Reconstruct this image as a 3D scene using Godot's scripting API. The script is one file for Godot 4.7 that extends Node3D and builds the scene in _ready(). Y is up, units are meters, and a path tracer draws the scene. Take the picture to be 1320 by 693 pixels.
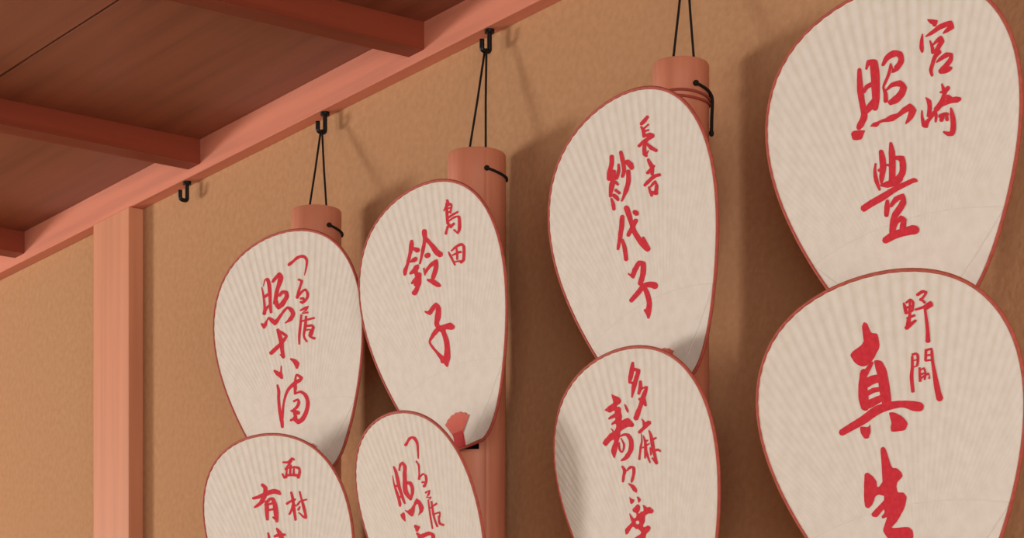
extends Node3D
# A row of painted paper fans set into hanging bamboo poles on a plaster wall, under a wooden ceiling.
# The back wall is the plane z = 0, the room lies at z > 0.

const UNDER := 2.337      # underside of the trim along the wall
const CEIL := 2.3715      # underside of the ceiling boards
var paper_mat: StandardMaterial3D
var thread_mat: StandardMaterial3D
var rim_mat: StandardMaterial3D
var ink_mat: StandardMaterial3D
var tab_mat: StandardMaterial3D
var neck_mat: StandardMaterial3D
var stick_mat: StandardMaterial3D
var bamboo_mat: StandardMaterial3D
var hollow_mat: StandardMaterial3D
var cord_mat: StandardMaterial3D
var wrap_mat: StandardMaterial3D
var iron_mat: StandardMaterial3D
var paper_mesh: ArrayMesh
var rim_mesh: ArrayMesh
var thread_mesh: ArrayMesh
var bow_mesh: ArrayMesh
var tab_mesh: ArrayMesh
var neck_mesh: ArrayMesh
var handle_mesh: ArrayMesh
var outline := PackedVector2Array()

# ------------------------------------------------------------------ helpers
func tag(o: Node, label: String, category := "", group := "", kind := "") -> void:
	if label: o.set_meta("label", label)
	if category: o.set_meta("category", category)
	if group: o.set_meta("group", group)
	if kind: o.set_meta("kind", kind)

func numbered(called: String) -> String:
	var n := called
	var i := 1
	while has_node(n):
		n = "%s_%03d" % [called, i]
		i += 1
	return n

func thing(called: String, at: Vector3) -> Node3D:
	var o := Node3D.new()
	o.name = numbered(called)
	add_child(o)
	o.position = at
	return o

func obj(called: String, mesh: Mesh, m: Material, parent: Node = self) -> MeshInstance3D:
	var o := MeshInstance3D.new()
	o.name = numbered(called) if parent == self else called
	o.mesh = mesh
	o.material_override = m
	o.cast_shadow = GeometryInstance3D.SHADOW_CASTING_SETTING_ON
	parent.add_child(o, true)
	return o

func quad(st: SurfaceTool, a: Vector3, b: Vector3, c: Vector3, d: Vector3) -> void:
	# a b c d run clockwise as seen from the front
	for v in [a, b, c, a, c, d]: st.add_vertex(v)

func begin(group := -1) -> SurfaceTool:
	var st := SurfaceTool.new()
	st.begin(Mesh.PRIMITIVE_TRIANGLES)
	st.set_smooth_group(group)
	return st

func finish(st: SurfaceTool) -> ArrayMesh:
	st.generate_normals()
	st.index()
	return st.commit()

# a box with chamfered edges
func box(lo: Vector3, hi: Vector3, ch := 0.0015) -> ArrayMesh:
	var st := begin()
	var c := (lo + hi) / 2
	var h := (hi - lo) / 2
	ch = min(ch, min(h.x, min(h.y, h.z)) * 0.45)
	var pts := PackedVector3Array()
	for sx in [-1, 1]:
		for sy in [-1, 1]:
			for sz in [-1, 1]:
				pts.append(Vector3(sx * h.x, sy * (h.y - ch), sz * (h.z - ch)))
				pts.append(Vector3(sx * (h.x - ch), sy * h.y, sz * (h.z - ch)))
				pts.append(Vector3(sx * (h.x - ch), sy * (h.y - ch), sz * h.z))
	var id := func(sx: int, sy: int, sz: int, k: int) -> Vector3: return pts[(((sx + 1) / 2) * 4 + ((sy + 1) / 2) * 2 + (sz + 1) / 2) * 3 + k]
	var faces := []
	for s in [-1, 1]:
		faces.append([id.call(s, -1, -1, 0), id.call(s, 1, -1, 0), id.call(s, 1, 1, 0), id.call(s, -1, 1, 0)])
		faces.append([id.call(-1, s, -1, 1), id.call(1, s, -1, 1), id.call(1, s, 1, 1), id.call(-1, s, 1, 1)])
		faces.append([id.call(-1, -1, s, 2), id.call(1, -1, s, 2), id.call(1, 1, s, 2), id.call(-1, 1, s, 2)])
		for t in [-1, 1]:
			faces.append([id.call(s, t, -1, 0), id.call(s, t, 1, 0), id.call(s, t, 1, 1), id.call(s, t, -1, 1)])
			faces.append([id.call(s, -1, t, 0), id.call(s, 1, t, 0), id.call(s, 1, t, 2), id.call(s, -1, t, 2)])
			faces.append([id.call(-1, s, t, 1), id.call(1, s, t, 1), id.call(1, s, t, 2), id.call(-1, s, t, 2)])
			for u in [-1, 1]:
				faces.append([id.call(s, t, u, 0), id.call(s, t, u, 1), id.call(s, t, u, 2)])
	for fc in faces:
		var mid := Vector3.ZERO
		for v in fc: mid += v
		var nrm: Vector3 = (fc[1] - fc[0]).cross(fc[2] - fc[0])
		var order: Array = fc.duplicate()
		if nrm.dot(mid) > 0: order.reverse()
		for k in range(1, order.size() - 1):
			for v in [order[0], order[k], order[k + 1]]: st.add_vertex(c + v)
	return finish(st)

# a round tube along points; radii may vary
func tube(st: SurfaceTool, pts: PackedVector3Array, rad: float, sides := 8, closed := false, flat := 1.0, up := Vector3.BACK) -> void:
	var n := pts.size()
	var rings := []
	for i in n:
		var a: Vector3 = pts[(i - 1 + n) % n] if closed or i > 0 else pts[0]
		var b: Vector3 = pts[(i + 1) % n] if closed or i < n - 1 else pts[n - 1]
		var t := (b - a).normalized()
		var s := t.cross(up)
		if s.length() < 0.01: s = t.cross(Vector3.RIGHT)
		s = s.normalized()
		var u := s.cross(t).normalized()
		var ring := PackedVector3Array()
		for k in sides:
			var w := TAU * k / sides
			ring.append(pts[i] + s * cos(w) * rad + u * sin(w) * rad * flat)
		rings.append(ring)
	for i in (n if closed else n - 1):
		var r0: PackedVector3Array = rings[i]
		var r1: PackedVector3Array = rings[(i + 1) % n]
		for k in sides:
			var j := (k + 1) % sides
			quad(st, r0[k], r0[j], r1[j], r1[k])
	if not closed:
		for e in [0, n - 1]:
			var r: PackedVector3Array = rings[e]
			for k in range(1, sides - 1):
				if e == 0:
					for v in [r[0], r[k + 1], r[k]]: st.add_vertex(v)
				else:
					for v in [r[0], r[k], r[k + 1]]: st.add_vertex(v)

func ball(st: SurfaceTool, c: Vector3, r: Vector3, n := 8) -> void:
	for i in n:
		for j in n * 2:
			var q := []
			for d in [[0, 0], [0, 1], [1, 1], [1, 0]]:
				var la: float = PI * (i + d[0]) / n
				var lo: float = TAU * (j + d[1]) / (n * 2)
				q.append(c + r * Vector3(sin(la) * cos(lo), cos(la), sin(la) * sin(lo)))
			quad(st, q[0], q[3], q[2], q[1])

# a tube bent through points, smoothed
func smooth(pts: Array, steps := 6) -> PackedVector3Array:
	var out := PackedVector3Array()
	for i in pts.size() - 1:
		var p0: Vector3 = pts[max(i - 1, 0)]
		var p1: Vector3 = pts[i]
		var p2: Vector3 = pts[i + 1]
		var p3: Vector3 = pts[min(i + 2, pts.size() - 1)]
		for k in steps: out.append(p1.cubic_interpolate(p2, p0, p3, float(k) / steps))
	out.append(pts[-1])
	return out

# ------------------------------------------------------------------ materials
func noise_tex(seed_: int, freq: float, lo: Color, hi: Color, octaves := 4, size := 512, mid = null) -> NoiseTexture2D:
	var n := FastNoiseLite.new()
	n.seed = seed_
	n.noise_type = FastNoiseLite.TYPE_SIMPLEX_SMOOTH
	n.frequency = freq
	n.fractal_octaves = octaves
	var t := NoiseTexture2D.new()
	t.width = size
	t.height = size
	t.seamless = true
	t.noise = n
	var g := Gradient.new()
	g.set_color(0, lo)
	g.set_color(1, hi)
	if mid: g.add_point(0.5, mid)
	t.color_ramp = g
	return t

func bump_tex(seed_: int, freq: float, octaves := 3, strength := 4.0, size := 512) -> NoiseTexture2D:
	var t := noise_tex(seed_, freq, Color.BLACK, Color.WHITE, octaves, size)
	t.color_ramp = null
	t.as_normal_map = true
	t.bump_strength = strength
	return t

func mat(c: Color, rough := 0.7) -> StandardMaterial3D:
	var m := StandardMaterial3D.new()
	m.albedo_color = c
	m.roughness = rough
	m.metallic_specular = 0.4
	return m

# wood whose grain runs along one axis: the texture is stretched along it
func wood(c: Color, seed_: int, along: Vector3, contrast := 0.16, rough := 0.6) -> StandardMaterial3D:
	var m := mat(c, rough)
	m.albedo_texture = noise_tex(seed_, 0.012, Color(1, 1, 1).darkened(contrast * 1.5), Color(1, 1, 1), 5, 512, Color(1, 1, 1).darkened(contrast * 0.5))
	m.uv1_triplanar = true
	m.uv1_scale = Vector3(6, 6, 6) - along * 5.75
	m.metallic_specular = 0.3
	return m

func make_materials() -> void:
	paper_mat = mat(Color(0.89, 0.855, 0.805), 0.85)
	paper_mat.metallic_specular = 0.2
	paper_mat.backlight = Color(0.6, 0.54, 0.45)
	paper_mat.albedo_texture = noise_tex(3, 0.02, Color(0.955, 0.945, 0.935), Color(1, 1, 1), 5)
	paper_mat.vertex_color_use_as_albedo = true
	paper_mat.uv1_triplanar = true
	paper_mat.uv1_scale = Vector3(7, 7, 7)
	thread_mat = mat(Color(0.845, 0.805, 0.755), 0.85)
	rim_mat = mat(Color(0.76, 0.36, 0.285), 0.75)
	rim_mat.albedo_texture = noise_tex(5, 0.05, Color(0.8, 0.78, 0.78), Color(1, 1, 1), 3, 256)
	rim_mat.uv1_triplanar = true
	rim_mat.uv1_scale = Vector3(12, 12, 12)
	ink_mat = mat(Color(0.84, 0.22, 0.262), 0.8)
	ink_mat.metallic_specular = 0.2
	ink_mat.albedo_texture = noise_tex(8, 0.03, Color(0.90, 0.86, 0.86), Color(1, 1, 1), 4, 256)
	ink_mat.uv1_triplanar = true
	ink_mat.uv1_scale = Vector3(25, 25, 25)
	tab_mat = mat(Color(0.80, 0.385, 0.315), 0.8)
	neck_mat = mat(Color(0.72, 0.16, 0.14), 0.8)
	stick_mat = wood(Color(0.80, 0.62, 0.42), 21, Vector3.UP)
	bamboo_mat = mat(Color(0.83, 0.525, 0.40), 0.5)
	bamboo_mat.albedo_texture = noise_tex(12, 0.012, Color(0.90, 0.88, 0.87), Color(1, 1, 1), 5)
	bamboo_mat.uv1_triplanar = true
	bamboo_mat.uv1_scale = Vector3(14, 1.2, 14)
	hollow_mat = mat(Color(0.35, 0.2, 0.13), 0.9)
	cord_mat = mat(Color(0.11, 0.085, 0.06), 0.9)
	wrap_mat = mat(Color(0.62, 0.27, 0.20), 0.9)
	iron_mat = mat(Color(0.035, 0.032, 0.03), 0.45)

# ------------------------------------------------------------------ the fans
const RIB := 0.052
const FOOT := 0.0045        # the paper is cut straight just below this height
# relief of the paper drawn over its ribs, which run out from the throat at (0, 0)
func relief(p: Vector2) -> float:
	p.y -= FOOT
	if p.y < 0.003: return 0.0
	var s := p.x / p.y
	if absf(s) > 1.75: return 0.0
	var c := cos(PI * s / RIB)
	var k := c * c
	var sp := RIB * p.y / (1.0 + s * s)           # room between two ribs
	var a := clampf(sp * 0.045, 0.0, 0.00046) * smoothstep(0.0, 0.05, p.y) * smoothstep(1.75, 1.45, absf(s))
	return a * k * k

func make_outline() -> void:
	var ca := [0.11747, 0.01544, 0.00010, -0.00038, 0.00210]
	var cb := [0.12356, -0.00282, -0.00645, 0.00296, 0.00012]
	for i in 180:
		var th := TAU * i / 180.0
		var x := 0.0
		var y := 0.0
		for k in ca.size():
			x += ca[k] * sin((k + 1) * th)
			y += cb[k] * cos((k + 1) * th)
		outline.append(Vector2(x, max(y + 0.11709, FOOT - 0.001)))

func edge_at(ang: float) -> float:
	# distance from the throat to the outline at this angle from the fan's axis
	var d := Vector2(sin(ang), cos(ang))
	var best := 0.0
	for i in outline.size():
		var a := outline[i]
		var b := outline[(i + 1) % outline.size()]
		var hit = Geometry2D.segment_intersects_segment(Vector2(0, FOOT), Vector2(0, FOOT) + d * 0.5, a, b)
		if hit != null: best = max(best, ((hit as Vector2) - Vector2(0, FOOT)).length())
	return best

func make_fan_meshes() -> void:
	make_outline()
	# paper front: columns follow the ribs
	var angs := PackedFloat32Array()
	var s_max := 1.75
	for i in 10: angs.append(lerpf(-PI * 0.494, atan(-s_max), i / 10.0))
	var n := int(round(2 * s_max / RIB * 8))
	for i in n + 1: angs.append(atan(lerpf(-s_max, s_max, float(i) / n)))
	for i in 10: angs.append(lerpf(atan(s_max), PI * 0.494, (i + 1) / 10.0))
	var rows := 26
	var pts := PackedVector3Array()
	var nrm := PackedVector3Array()
	var idx := PackedInt32Array()
	var e := 0.0002
	var tint := PackedColorArray()
	for a in angs:
		var r := edge_at(a)
		for j in rows:
			var p := Vector2(0, FOOT) + Vector2(sin(a), cos(a)) * r * pow(float(j) / (rows - 1), 0.85)
			pts.append(Vector3(p.x, p.y, relief(p)))
			var k := relief(p) / 0.0005
			tint.append(Color(1, 1, 1).lerp(Color(0.925, 0.90, 0.87), clampf(k * 1.1, 0.0, 1.0)))     # the ribs show through the thin paper
			nrm.append(Vector3(-(relief(p + Vector2(e, 0)) - relief(p - Vector2(e, 0))) / (2 * e), -(relief(p + Vector2(0, e)) - relief(p - Vector2(0, e))) / (2 * e), 1).normalized())
	for i in angs.size() - 1:
		for j in rows - 1:
			var q := i * rows + j
			idx.append_array([q, q + 1, q + rows + 1, q, q + rows + 1, q + rows])
	var arr := []
	arr.resize(Mesh.ARRAY_MAX)
	arr[Mesh.ARRAY_VERTEX] = pts
	arr[Mesh.ARRAY_NORMAL] = nrm
	arr[Mesh.ARRAY_INDEX] = idx
	arr[Mesh.ARRAY_COLOR] = tint
	paper_mesh = ArrayMesh.new()
	paper_mesh.add_surface_from_arrays(Mesh.PRIMITIVE_TRIANGLES, arr)
	# coloured paper binding round the edge
	var ring := PackedVector3Array()
	for p in outline: ring.append(Vector3(p.x, p.y, -0.0004))
	var st := begin(1)
	tube(st, ring, 0.0014, 8, true)
	rim_mesh = finish(st)
	# the thread that holds the ribs apart shows through the paper as an arc
	var arc := PackedVector3Array()
	for i in 41:
		var x := lerpf(-0.094, 0.094, i / 40.0)
		arc.append(Vector3(x, 0.0745 - 1.35 * x * x, relief(Vector2(x, 0.0745 - 1.35 * x * x)) - 0.0001))
	st = begin(1)
	tube(st, arc, 0.00042, 6, false, 0.55)
	thread_mesh = finish(st)
	# the bow whose ends stretch that thread
	st = begin(1)
	for s in [-1, 1]:
		var b := PackedVector3Array()
		for i in 25:
			var t := i / 24.0
			b.append(Vector3(s * lerpf(0.012, 0.093, t), 0.006 + 0.056 * pow(t, 1.25), 0.0))
		tube(st, b, 0.0006, 6, false, 0.4)
	bow_mesh = finish(st)
	# shell-shaped paper tab and its neck
	st = begin()
	var shell := PackedVector2Array()
	for i in 25:
		var w := lerpf(-0.72, 0.72, i / 24.0)
		var r := 0.0262 + 0.0004 * cos(i * PI / 2)
		shell.append(Vector2(0.0032 + sin(w) * r * 1.2, 0.0085 + cos(w) * r))
	for i in 24:
		var a := shell[i]
		var b := shell[i + 1]
		var lift := func(k: int) -> float: return 0.00065 + (0.0003 if k % 2 else 0.0)
		var ia := Vector2(clampf(a.x * 0.5, -0.0085, 0.0085), 0.0155 + 0.002 * cos(a.x * 60.0))
		var ib := Vector2(clampf(b.x * 0.5, -0.0085, 0.0085), 0.0155 + 0.002 * cos(b.x * 60.0))
		quad(st, Vector3(ia.x, ia.y, lift.call(i)), Vector3(a.x, a.y, lift.call(i)), Vector3(b.x, b.y, lift.call(i + 1)), Vector3(ib.x, ib.y, lift.call(i + 1)))
		quad(st, Vector3(a.x, a.y, 0.0001), Vector3(b.x, b.y, 0.0001), Vector3(b.x, b.y, lift.call(i + 1)), Vector3(a.x, a.y, lift.call(i)))
	tab_mesh = finish(st)
	neck_mesh = box(Vector3(-0.0082, 0.004, -0.001), Vector3(0.0082, 0.0185, 0.0011), 0.0005)
	# bamboo stick: runs behind the paper and turns back into the pole
	st = begin()
	var path := [Vector2(0.07, -0.0032), Vector2(0.013, -0.0032), Vector2(0.010, -0.0036), Vector2(0.0085, -0.007), Vector2(0.0078, -0.016)]
	var rings := []
	for i in path.size():
		var t: Vector2 = (path[min(i + 1, 4)] - path[max(i - 1, 0)]).normalized()
		var u := Vector2(t.y, -t.x)
		var c: Vector2 = path[i]
		var hw := 0.0075
		var pa := c + u * 0.0014
		var pb := c - u * 0.0014
		rings.append([Vector3(-hw, pa.x, pa.y), Vector3(hw, pa.x, pa.y), Vector3(hw, pb.x, pb.y), Vector3(-hw, pb.x, pb.y)])
	for i in 4:
		for k in 4:
			var j := (k + 1) % 4
			quad(st, rings[i][k], rings[i + 1][k], rings[i + 1][j], rings[i][j])
	quad(st, rings[0][0], rings[0][1], rings[0][2], rings[0][3])
	quad(st, rings[4][3], rings[4][2], rings[4][1], rings[4][0])
	handle_mesh = finish(st)

# one painted character from its brush strokes: each stroke is a run of «x y half-width-x half-width-y» in tenths of a millimetre on the fan
func brush(strokes: Array) -> ArrayMesh:
	var st := begin(1)
	var layer := 0
	for line in strokes:
		var lift := 0.00022 + 0.000012 * layer
		layer += 1
		if (line as String).begins_with("P "):
			var v := (line as String).substr(2).split_floats(" ")
			var poly := PackedVector2Array()
			for i in range(0, v.size() - 1, 2): poly.append(Vector2(v[i], v[i + 1]) * 0.0001)
			poly = round_off(poly)
			fill(st, poly, lift)
			continue
		var f := (line as String).split_floats(" ")
		var c := []
		var h := []
		for i in range(0, f.size() - 3, 4):
			c.append(Vector2(f[i], f[i + 1]) * 0.0001)
			h.append(Vector2(f[i + 2], f[i + 3]) * 0.0001)
		var last := c.size() - 1
		var before := []
		for i in last:
			for k in range(0 if i == 0 else 1, 6):
				var t := k / 5.0
				var p: Vector2 = c[i].cubic_interpolate(c[i + 1], c[max(i - 1, 0)], c[min(i + 2, last)], t)
				var w: Vector2 = h[i].lerp(h[i + 1], t)
				var row := []
				for m in 9:
					var q := p + w * lerpf(-1, 1, m / 8.0)
					row.append(Vector3(q.x, q.y, relief(q) + lift))
				if before:
					for m in 8: face_up(st, before[m], before[m + 1], row[m + 1], row[m])
				before = row
	return finish(st)

func face_up(st: SurfaceTool, a: Vector3, b: Vector3, c: Vector3, d: Vector3) -> void:
	for t in [[a, b, c], [a, c, d]]:
		var z: float = (t[1] - t[0]).cross(t[2] - t[0]).z
		if absf(z) < 1e-14: continue
		if z > 0:
			for v in [t[0], t[2], t[1]]: st.add_vertex(v)
		else:
			for v in t: st.add_vertex(v)

func round_off(poly: PackedVector2Array) -> PackedVector2Array:
	for r in 2:                              # Chaikin's corner cutting, twice
		var out := PackedVector2Array()
		for i in poly.size():
			var a := poly[i]
			var b := poly[(i + 1) % poly.size()]
			out.append(a.lerp(b, 0.15))
			out.append(a.lerp(b, 0.85))
		poly = out
	return poly

func fill(st: SurfaceTool, poly: PackedVector2Array, lift: float) -> void:
	var lo := poly[0]
	var hi := poly[0]
	for p in poly:
		lo = lo.min(p)
		hi = hi.max(p)
	var x := lo.x
	while x < hi.x:
		var strip := PackedVector2Array([Vector2(x, lo.y - 0.01), Vector2(x + 0.0009, lo.y - 0.01), Vector2(x + 0.0009, hi.y + 0.01), Vector2(x, hi.y + 0.01)])
		for piece in Geometry2D.intersect_polygons(poly, strip):
			var tri := Geometry2D.triangulate_polygon(piece)
			for i in range(0, tri.size(), 3):
				var v := []
				for k in 3:
					var q: Vector2 = piece[tri[i + k]]
					v.append(Vector3(q.x, q.y, relief(q) + lift))
				var z: float = (v[1] - v[0]).cross(v[2] - v[0]).z
				if absf(z) < 1e-14: continue
				for k in ([0, 2, 1] if z > 0 else [0, 1, 2]): st.add_vertex(v[k])
		x += 0.0009

func fan(at: Vector3, turn: Vector3, label: String, group: String, chars: Array) -> void:
	var o := thing("paper_fan", at)
	o.rotation = turn
	tag(o, label, "fan", group)
	obj("paper", paper_mesh, paper_mat, o)
	obj("rim_binding", rim_mesh, rim_mat, o)
	obj("rib_thread", thread_mesh, thread_mat, o)
	obj("bow", bow_mesh, thread_mat, o)
	var tab := obj("shell_tab", tab_mesh, tab_mat, o)
	obj("tab_neck", neck_mesh, neck_mat, tab)
	obj("handle", handle_mesh, stick_mat, o)
	for strokes in chars: obj("painted_character", brush(strokes), ink_mat, o)

# ------------------------------------------------------------------ poles, cords and hooks
func pole(x: float, z: float, r: float, top: float, slots: Array, crack: float, label: String) -> Node3D:
	var low := 1.52
	var o := thing("bamboo_pole", Vector3(x, low, z))
	tag(o, label, "bamboo pole")
	# angles from the wall's normal, heights above the pole's foot; the slots for the fan handles are left open
	var angs := []
	for i in 49: angs.append(TAU * i / 48.0)
	var ys := [0.0, 0.004, top - low - 0.0015, top - low]
	for k in 24: ys.append(0.03 + k * 0.028)
	for s in slots:
		ys.append(s.y - low + 0.004)
		ys.append(s.y - low + 0.013)
	ys.sort()
	ys = ys.filter(func(v): return v <= top - low + 0.00001)
	var st := begin(1)
	var inner := begin(1)
	var rad := func(a: float, y: float) -> float:
		var q := r
		if y < 0.003 or y > top - low - 0.001: q -= 0.0007
		var d: float = absf(angle_difference(a, crack))
		if crack > 0 and d < 0.02: q -= 0.0004
		return q * (1.0 + 0.004 * sin(3 * a + 1.3) + 0.003 * sin(y * 9.0 + x * 20))
	if crack > 0:
		for d in [-0.028, -0.012, 0.012, 0.028]: angs.append(crack + d)
		angs.sort()
	var at := func(a: float, y: float, q: float) -> Vector3: return Vector3(sin(a) * q, y, cos(a) * q)
	for i in angs.size() - 1:
		var a: float = angs[i]
		var b: float = angs[i + 1]
		for j in ys.size() - 1:
			var y0: float = ys[j]
			var y1: float = ys[j + 1]
			var gap := false
			for s in slots:
				if absf(angle_difference((a + b) / 2, s.x)) < 0.27 and (y0 + y1) / 2 > s.y - low + 0.004 and (y0 + y1) / 2 < s.y - low + 0.013: gap = true
			var ri := r - 0.005
			if gap:
				quad(inner, at.call(a, y0, ri), at.call(b, y0, ri), at.call(b, y0, r), at.call(a, y0, r))
				quad(inner, at.call(a, y1, r), at.call(b, y1, r), at.call(b, y1, ri), at.call(a, y1, ri))
				continue
			quad(st, at.call(a, y0, rad.call(a, y0)), at.call(a, y1, rad.call(a, y1)), at.call(b, y1, rad.call(b, y1)), at.call(b, y0, rad.call(b, y0)))
			quad(inner, at.call(b, y0, ri), at.call(b, y1, ri), at.call(a, y1, ri), at.call(a, y0, ri))
		var yt: float = top - low
		quad(inner, at.call(a, yt, r - 0.0007), at.call(a, yt, r - 0.005), at.call(b, yt, r - 0.005), at.call(b, yt, r - 0.0007))
		quad(inner, at.call(b, 0, r - 0.0007), at.call(b, 0, r - 0.005), at.call(a, 0, r - 0.005), at.call(a, 0, r - 0.0007))
	obj("culm", finish(st), bamboo_mat, o)
	obj("hollow", finish(inner), hollow_mat, o)
	return o

func hook(x: float, label: String) -> void:
	var o := thing("ceiling_hook", Vector3(x, UNDER, 0.010))
	tag(o, label, "hook", "black iron hooks under the trim")
	var st := begin()
	for k in 16:
		var a := TAU * k / 16
		var b := TAU * (k + 1) / 16
		var pa := Vector3(cos(a), 0, sin(a)) * 0.0046
		var pb := Vector3(cos(b), 0, sin(b)) * 0.0046
		quad(st, pa, pb, pb + Vector3(0, -0.003, 0), pa + Vector3(0, -0.003, 0))
		for v in [Vector3(0, -0.003, 0), pa + Vector3(0, -0.003, 0), pb + Vector3(0, -0.003, 0)]: st.add_vertex(v)
	obj("plate", finish(st), iron_mat, o)
	st = begin(1)
	var p := [Vector3(0, -0.002, 0), Vector3(0, -0.008, 0), Vector3(0, -0.017, 0)]
	for k in 7:
		var a := PI * k / 6
		p.append(Vector3(0, -0.0185 - sin(a) * 0.0022, 0.0042 - cos(a) * 0.0042))
	p.append(Vector3(0, -0.015, 0.0084))
	p.append(Vector3(0, -0.0105, 0.0084))
	tube(st, smooth(p, 3), 0.0023, 8, false, 1.0, Vector3.RIGHT)
	obj("bent_rod", finish(st), iron_mat, o)

func hanging_cord(hx: float, px: float, z: float, r: float, top: float, off: Array, knot: float, ky: float, tail: bool, label: String) -> void:
	var o := thing("hanging_cord", Vector3(px, top, z))
	tag(o, label, "cord")
	var side := Vector3(0.5784, 0, -0.8157)
	var eye := Vector3(hx - px, UNDER - 0.0186 - top, 0.0142 - z)
	for k in 2:
		var st := begin(1)
		var foot: Vector3 = side * (off[k] * r)
		tube(st, PackedVector3Array([eye + Vector3(0.0012 * (k * 2 - 1), 0, 0), eye.lerp(foot, 0.5), foot, foot * 0.97 + Vector3(0, -0.03, 0)]), 0.00105, 6)
		obj("strand", finish(st), cord_mat, o)
	# the end comes out through a hole and passes round the pole
	var st2 := begin(1)
	var around := []
	var rr := r + 0.0012
	for k in 9:
		var a := knot + k * 0.17
		around.append(Vector3(sin(a) * rr, ky - top - 0.003 * sin(min(k / 5.0, 1.0) * PI / 2) , cos(a) * rr))
	tube(st2, smooth(around, 3), 0.00125, 6)
	obj("cord_end", finish(st2), cord_mat, o)
	st2 = begin(1)
	ball(st2, Vector3(sin(knot) * rr, ky - top, cos(knot) * rr), Vector3(0.0026, 0.0024, 0.0026), 6)
	obj("knot", finish(st2), cord_mat, o)
	if tail:
		st2 = begin(1)
		var a2 := knot + 0.95
		var dir := Vector3(sin(a2), 0, cos(a2))
		tube(st2, smooth([dir * rr + Vector3(0, ky - top - 0.003, 0), dir * (rr + 0.0015) + Vector3(0, ky - top - 0.008, 0), dir * (rr + 0.001) + Vector3(0, ky - top - 0.024, 0), dir * (rr + 0.0008) + Vector3(0, ky - top - 0.036, 0)], 5), 0.0014, 6)
		ball(st2, dir * (rr + 0.0008) + Vector3(0, ky - top - 0.035, 0), Vector3(0.0021, 0.003, 0.0021), 6)
		obj("cord_tail", finish(st2), cord_mat, o)

# ------------------------------------------------------------------ the room
func structure(called: String, mesh: Mesh, m: Material, label: String, category: String) -> MeshInstance3D:
	var o := obj(called, mesh, m)
	tag(o, label, category, "", "structure")
	return o

func lantern(at: Vector3, radius: float, energy: float, col: Color, label: String) -> void:
	var o := thing("paper_lantern", at)
	tag(o, label, "lantern")
	var st := begin(1)
	ball(st, Vector3.ZERO, Vector3(radius, radius * 1.05, radius), 12)
	var glow := StandardMaterial3D.new()
	glow.albedo_color = Color(0.9, 0.8, 0.65)
	glow.emission_enabled = true
	glow.emission = col
	glow.emission_energy_multiplier = 0.6
	obj("lamp_shade", finish(st), glow, o)
	st = begin(1)
	tube(st, PackedVector3Array([Vector3(0, radius, 0), Vector3(0, CEIL - at.y, 0)]), 0.003, 6)
	obj("lamp_cord", finish(st), cord_mat, o)
	var l := OmniLight3D.new()
	l.name = "lamp_light"
	l.light_color = col
	l.light_energy = energy
	l.light_size = radius
	l.omni_range = 12.0
	l.omni_attenuation = 2.0
	l.shadow_enabled = true
	o.add_child(l)

# an out-of-view light source built as a paper screen: lattice, glowing paper and an area light of its size
func unseen_light_screen(at: Vector3, size: Vector2, turn: float, energy: float, col: Color, label: String) -> void:
	var o := thing("unseen_paper_screen", at)
	o.rotation.y = turn
	tag(o, label, "screen")
	var glow := StandardMaterial3D.new()
	glow.albedo_color = Color(0.9, 0.88, 0.84)
	glow.emission_enabled = true
	glow.emission = col
	glow.emission_energy_multiplier = 0.3
	obj("glow_sheet", box(Vector3(-size.x / 2, 0, 0.004), Vector3(size.x / 2, size.y, 0.008), 0.0), glow, o)
	for i in 2:
		obj("stile", box(Vector3(size.x * (i - 0.5) - 0.018, 0, 0), Vector3(size.x * (i - 0.5) + 0.018, size.y, 0.03)), stick_mat, o)
		obj("rail", box(Vector3(-size.x / 2, size.y * i - 0.018, 0), Vector3(size.x / 2, size.y * i + 0.018, 0.03)), stick_mat, o)
	for i in range(1, 5): obj("lattice_bar", box(Vector3(-size.x / 2, size.y * i / 5 - 0.005, 0.008), Vector3(size.x / 2, size.y * i / 5 + 0.005, 0.018)), stick_mat, o)
	for i in range(1, 8): obj("lattice_bar", box(Vector3(size.x * (i / 8.0 - 0.5) - 0.005, 0, 0.008), Vector3(size.x * (i / 8.0 - 0.5) + 0.005, size.y, 0.018)), stick_mat, o)
	var l := AreaLight3D.new()
	l.name = "unseen_screen_light"
	l.position = Vector3(0, size.y / 2, 0.035)
	l.rotation.y = PI
	l.area_size = size
	l.area_normalize_energy = true
	l.light_color = col
	l.light_energy = energy
	l.area_range = 12.0
	l.shadow_enabled = true
	o.add_child(l)

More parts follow.
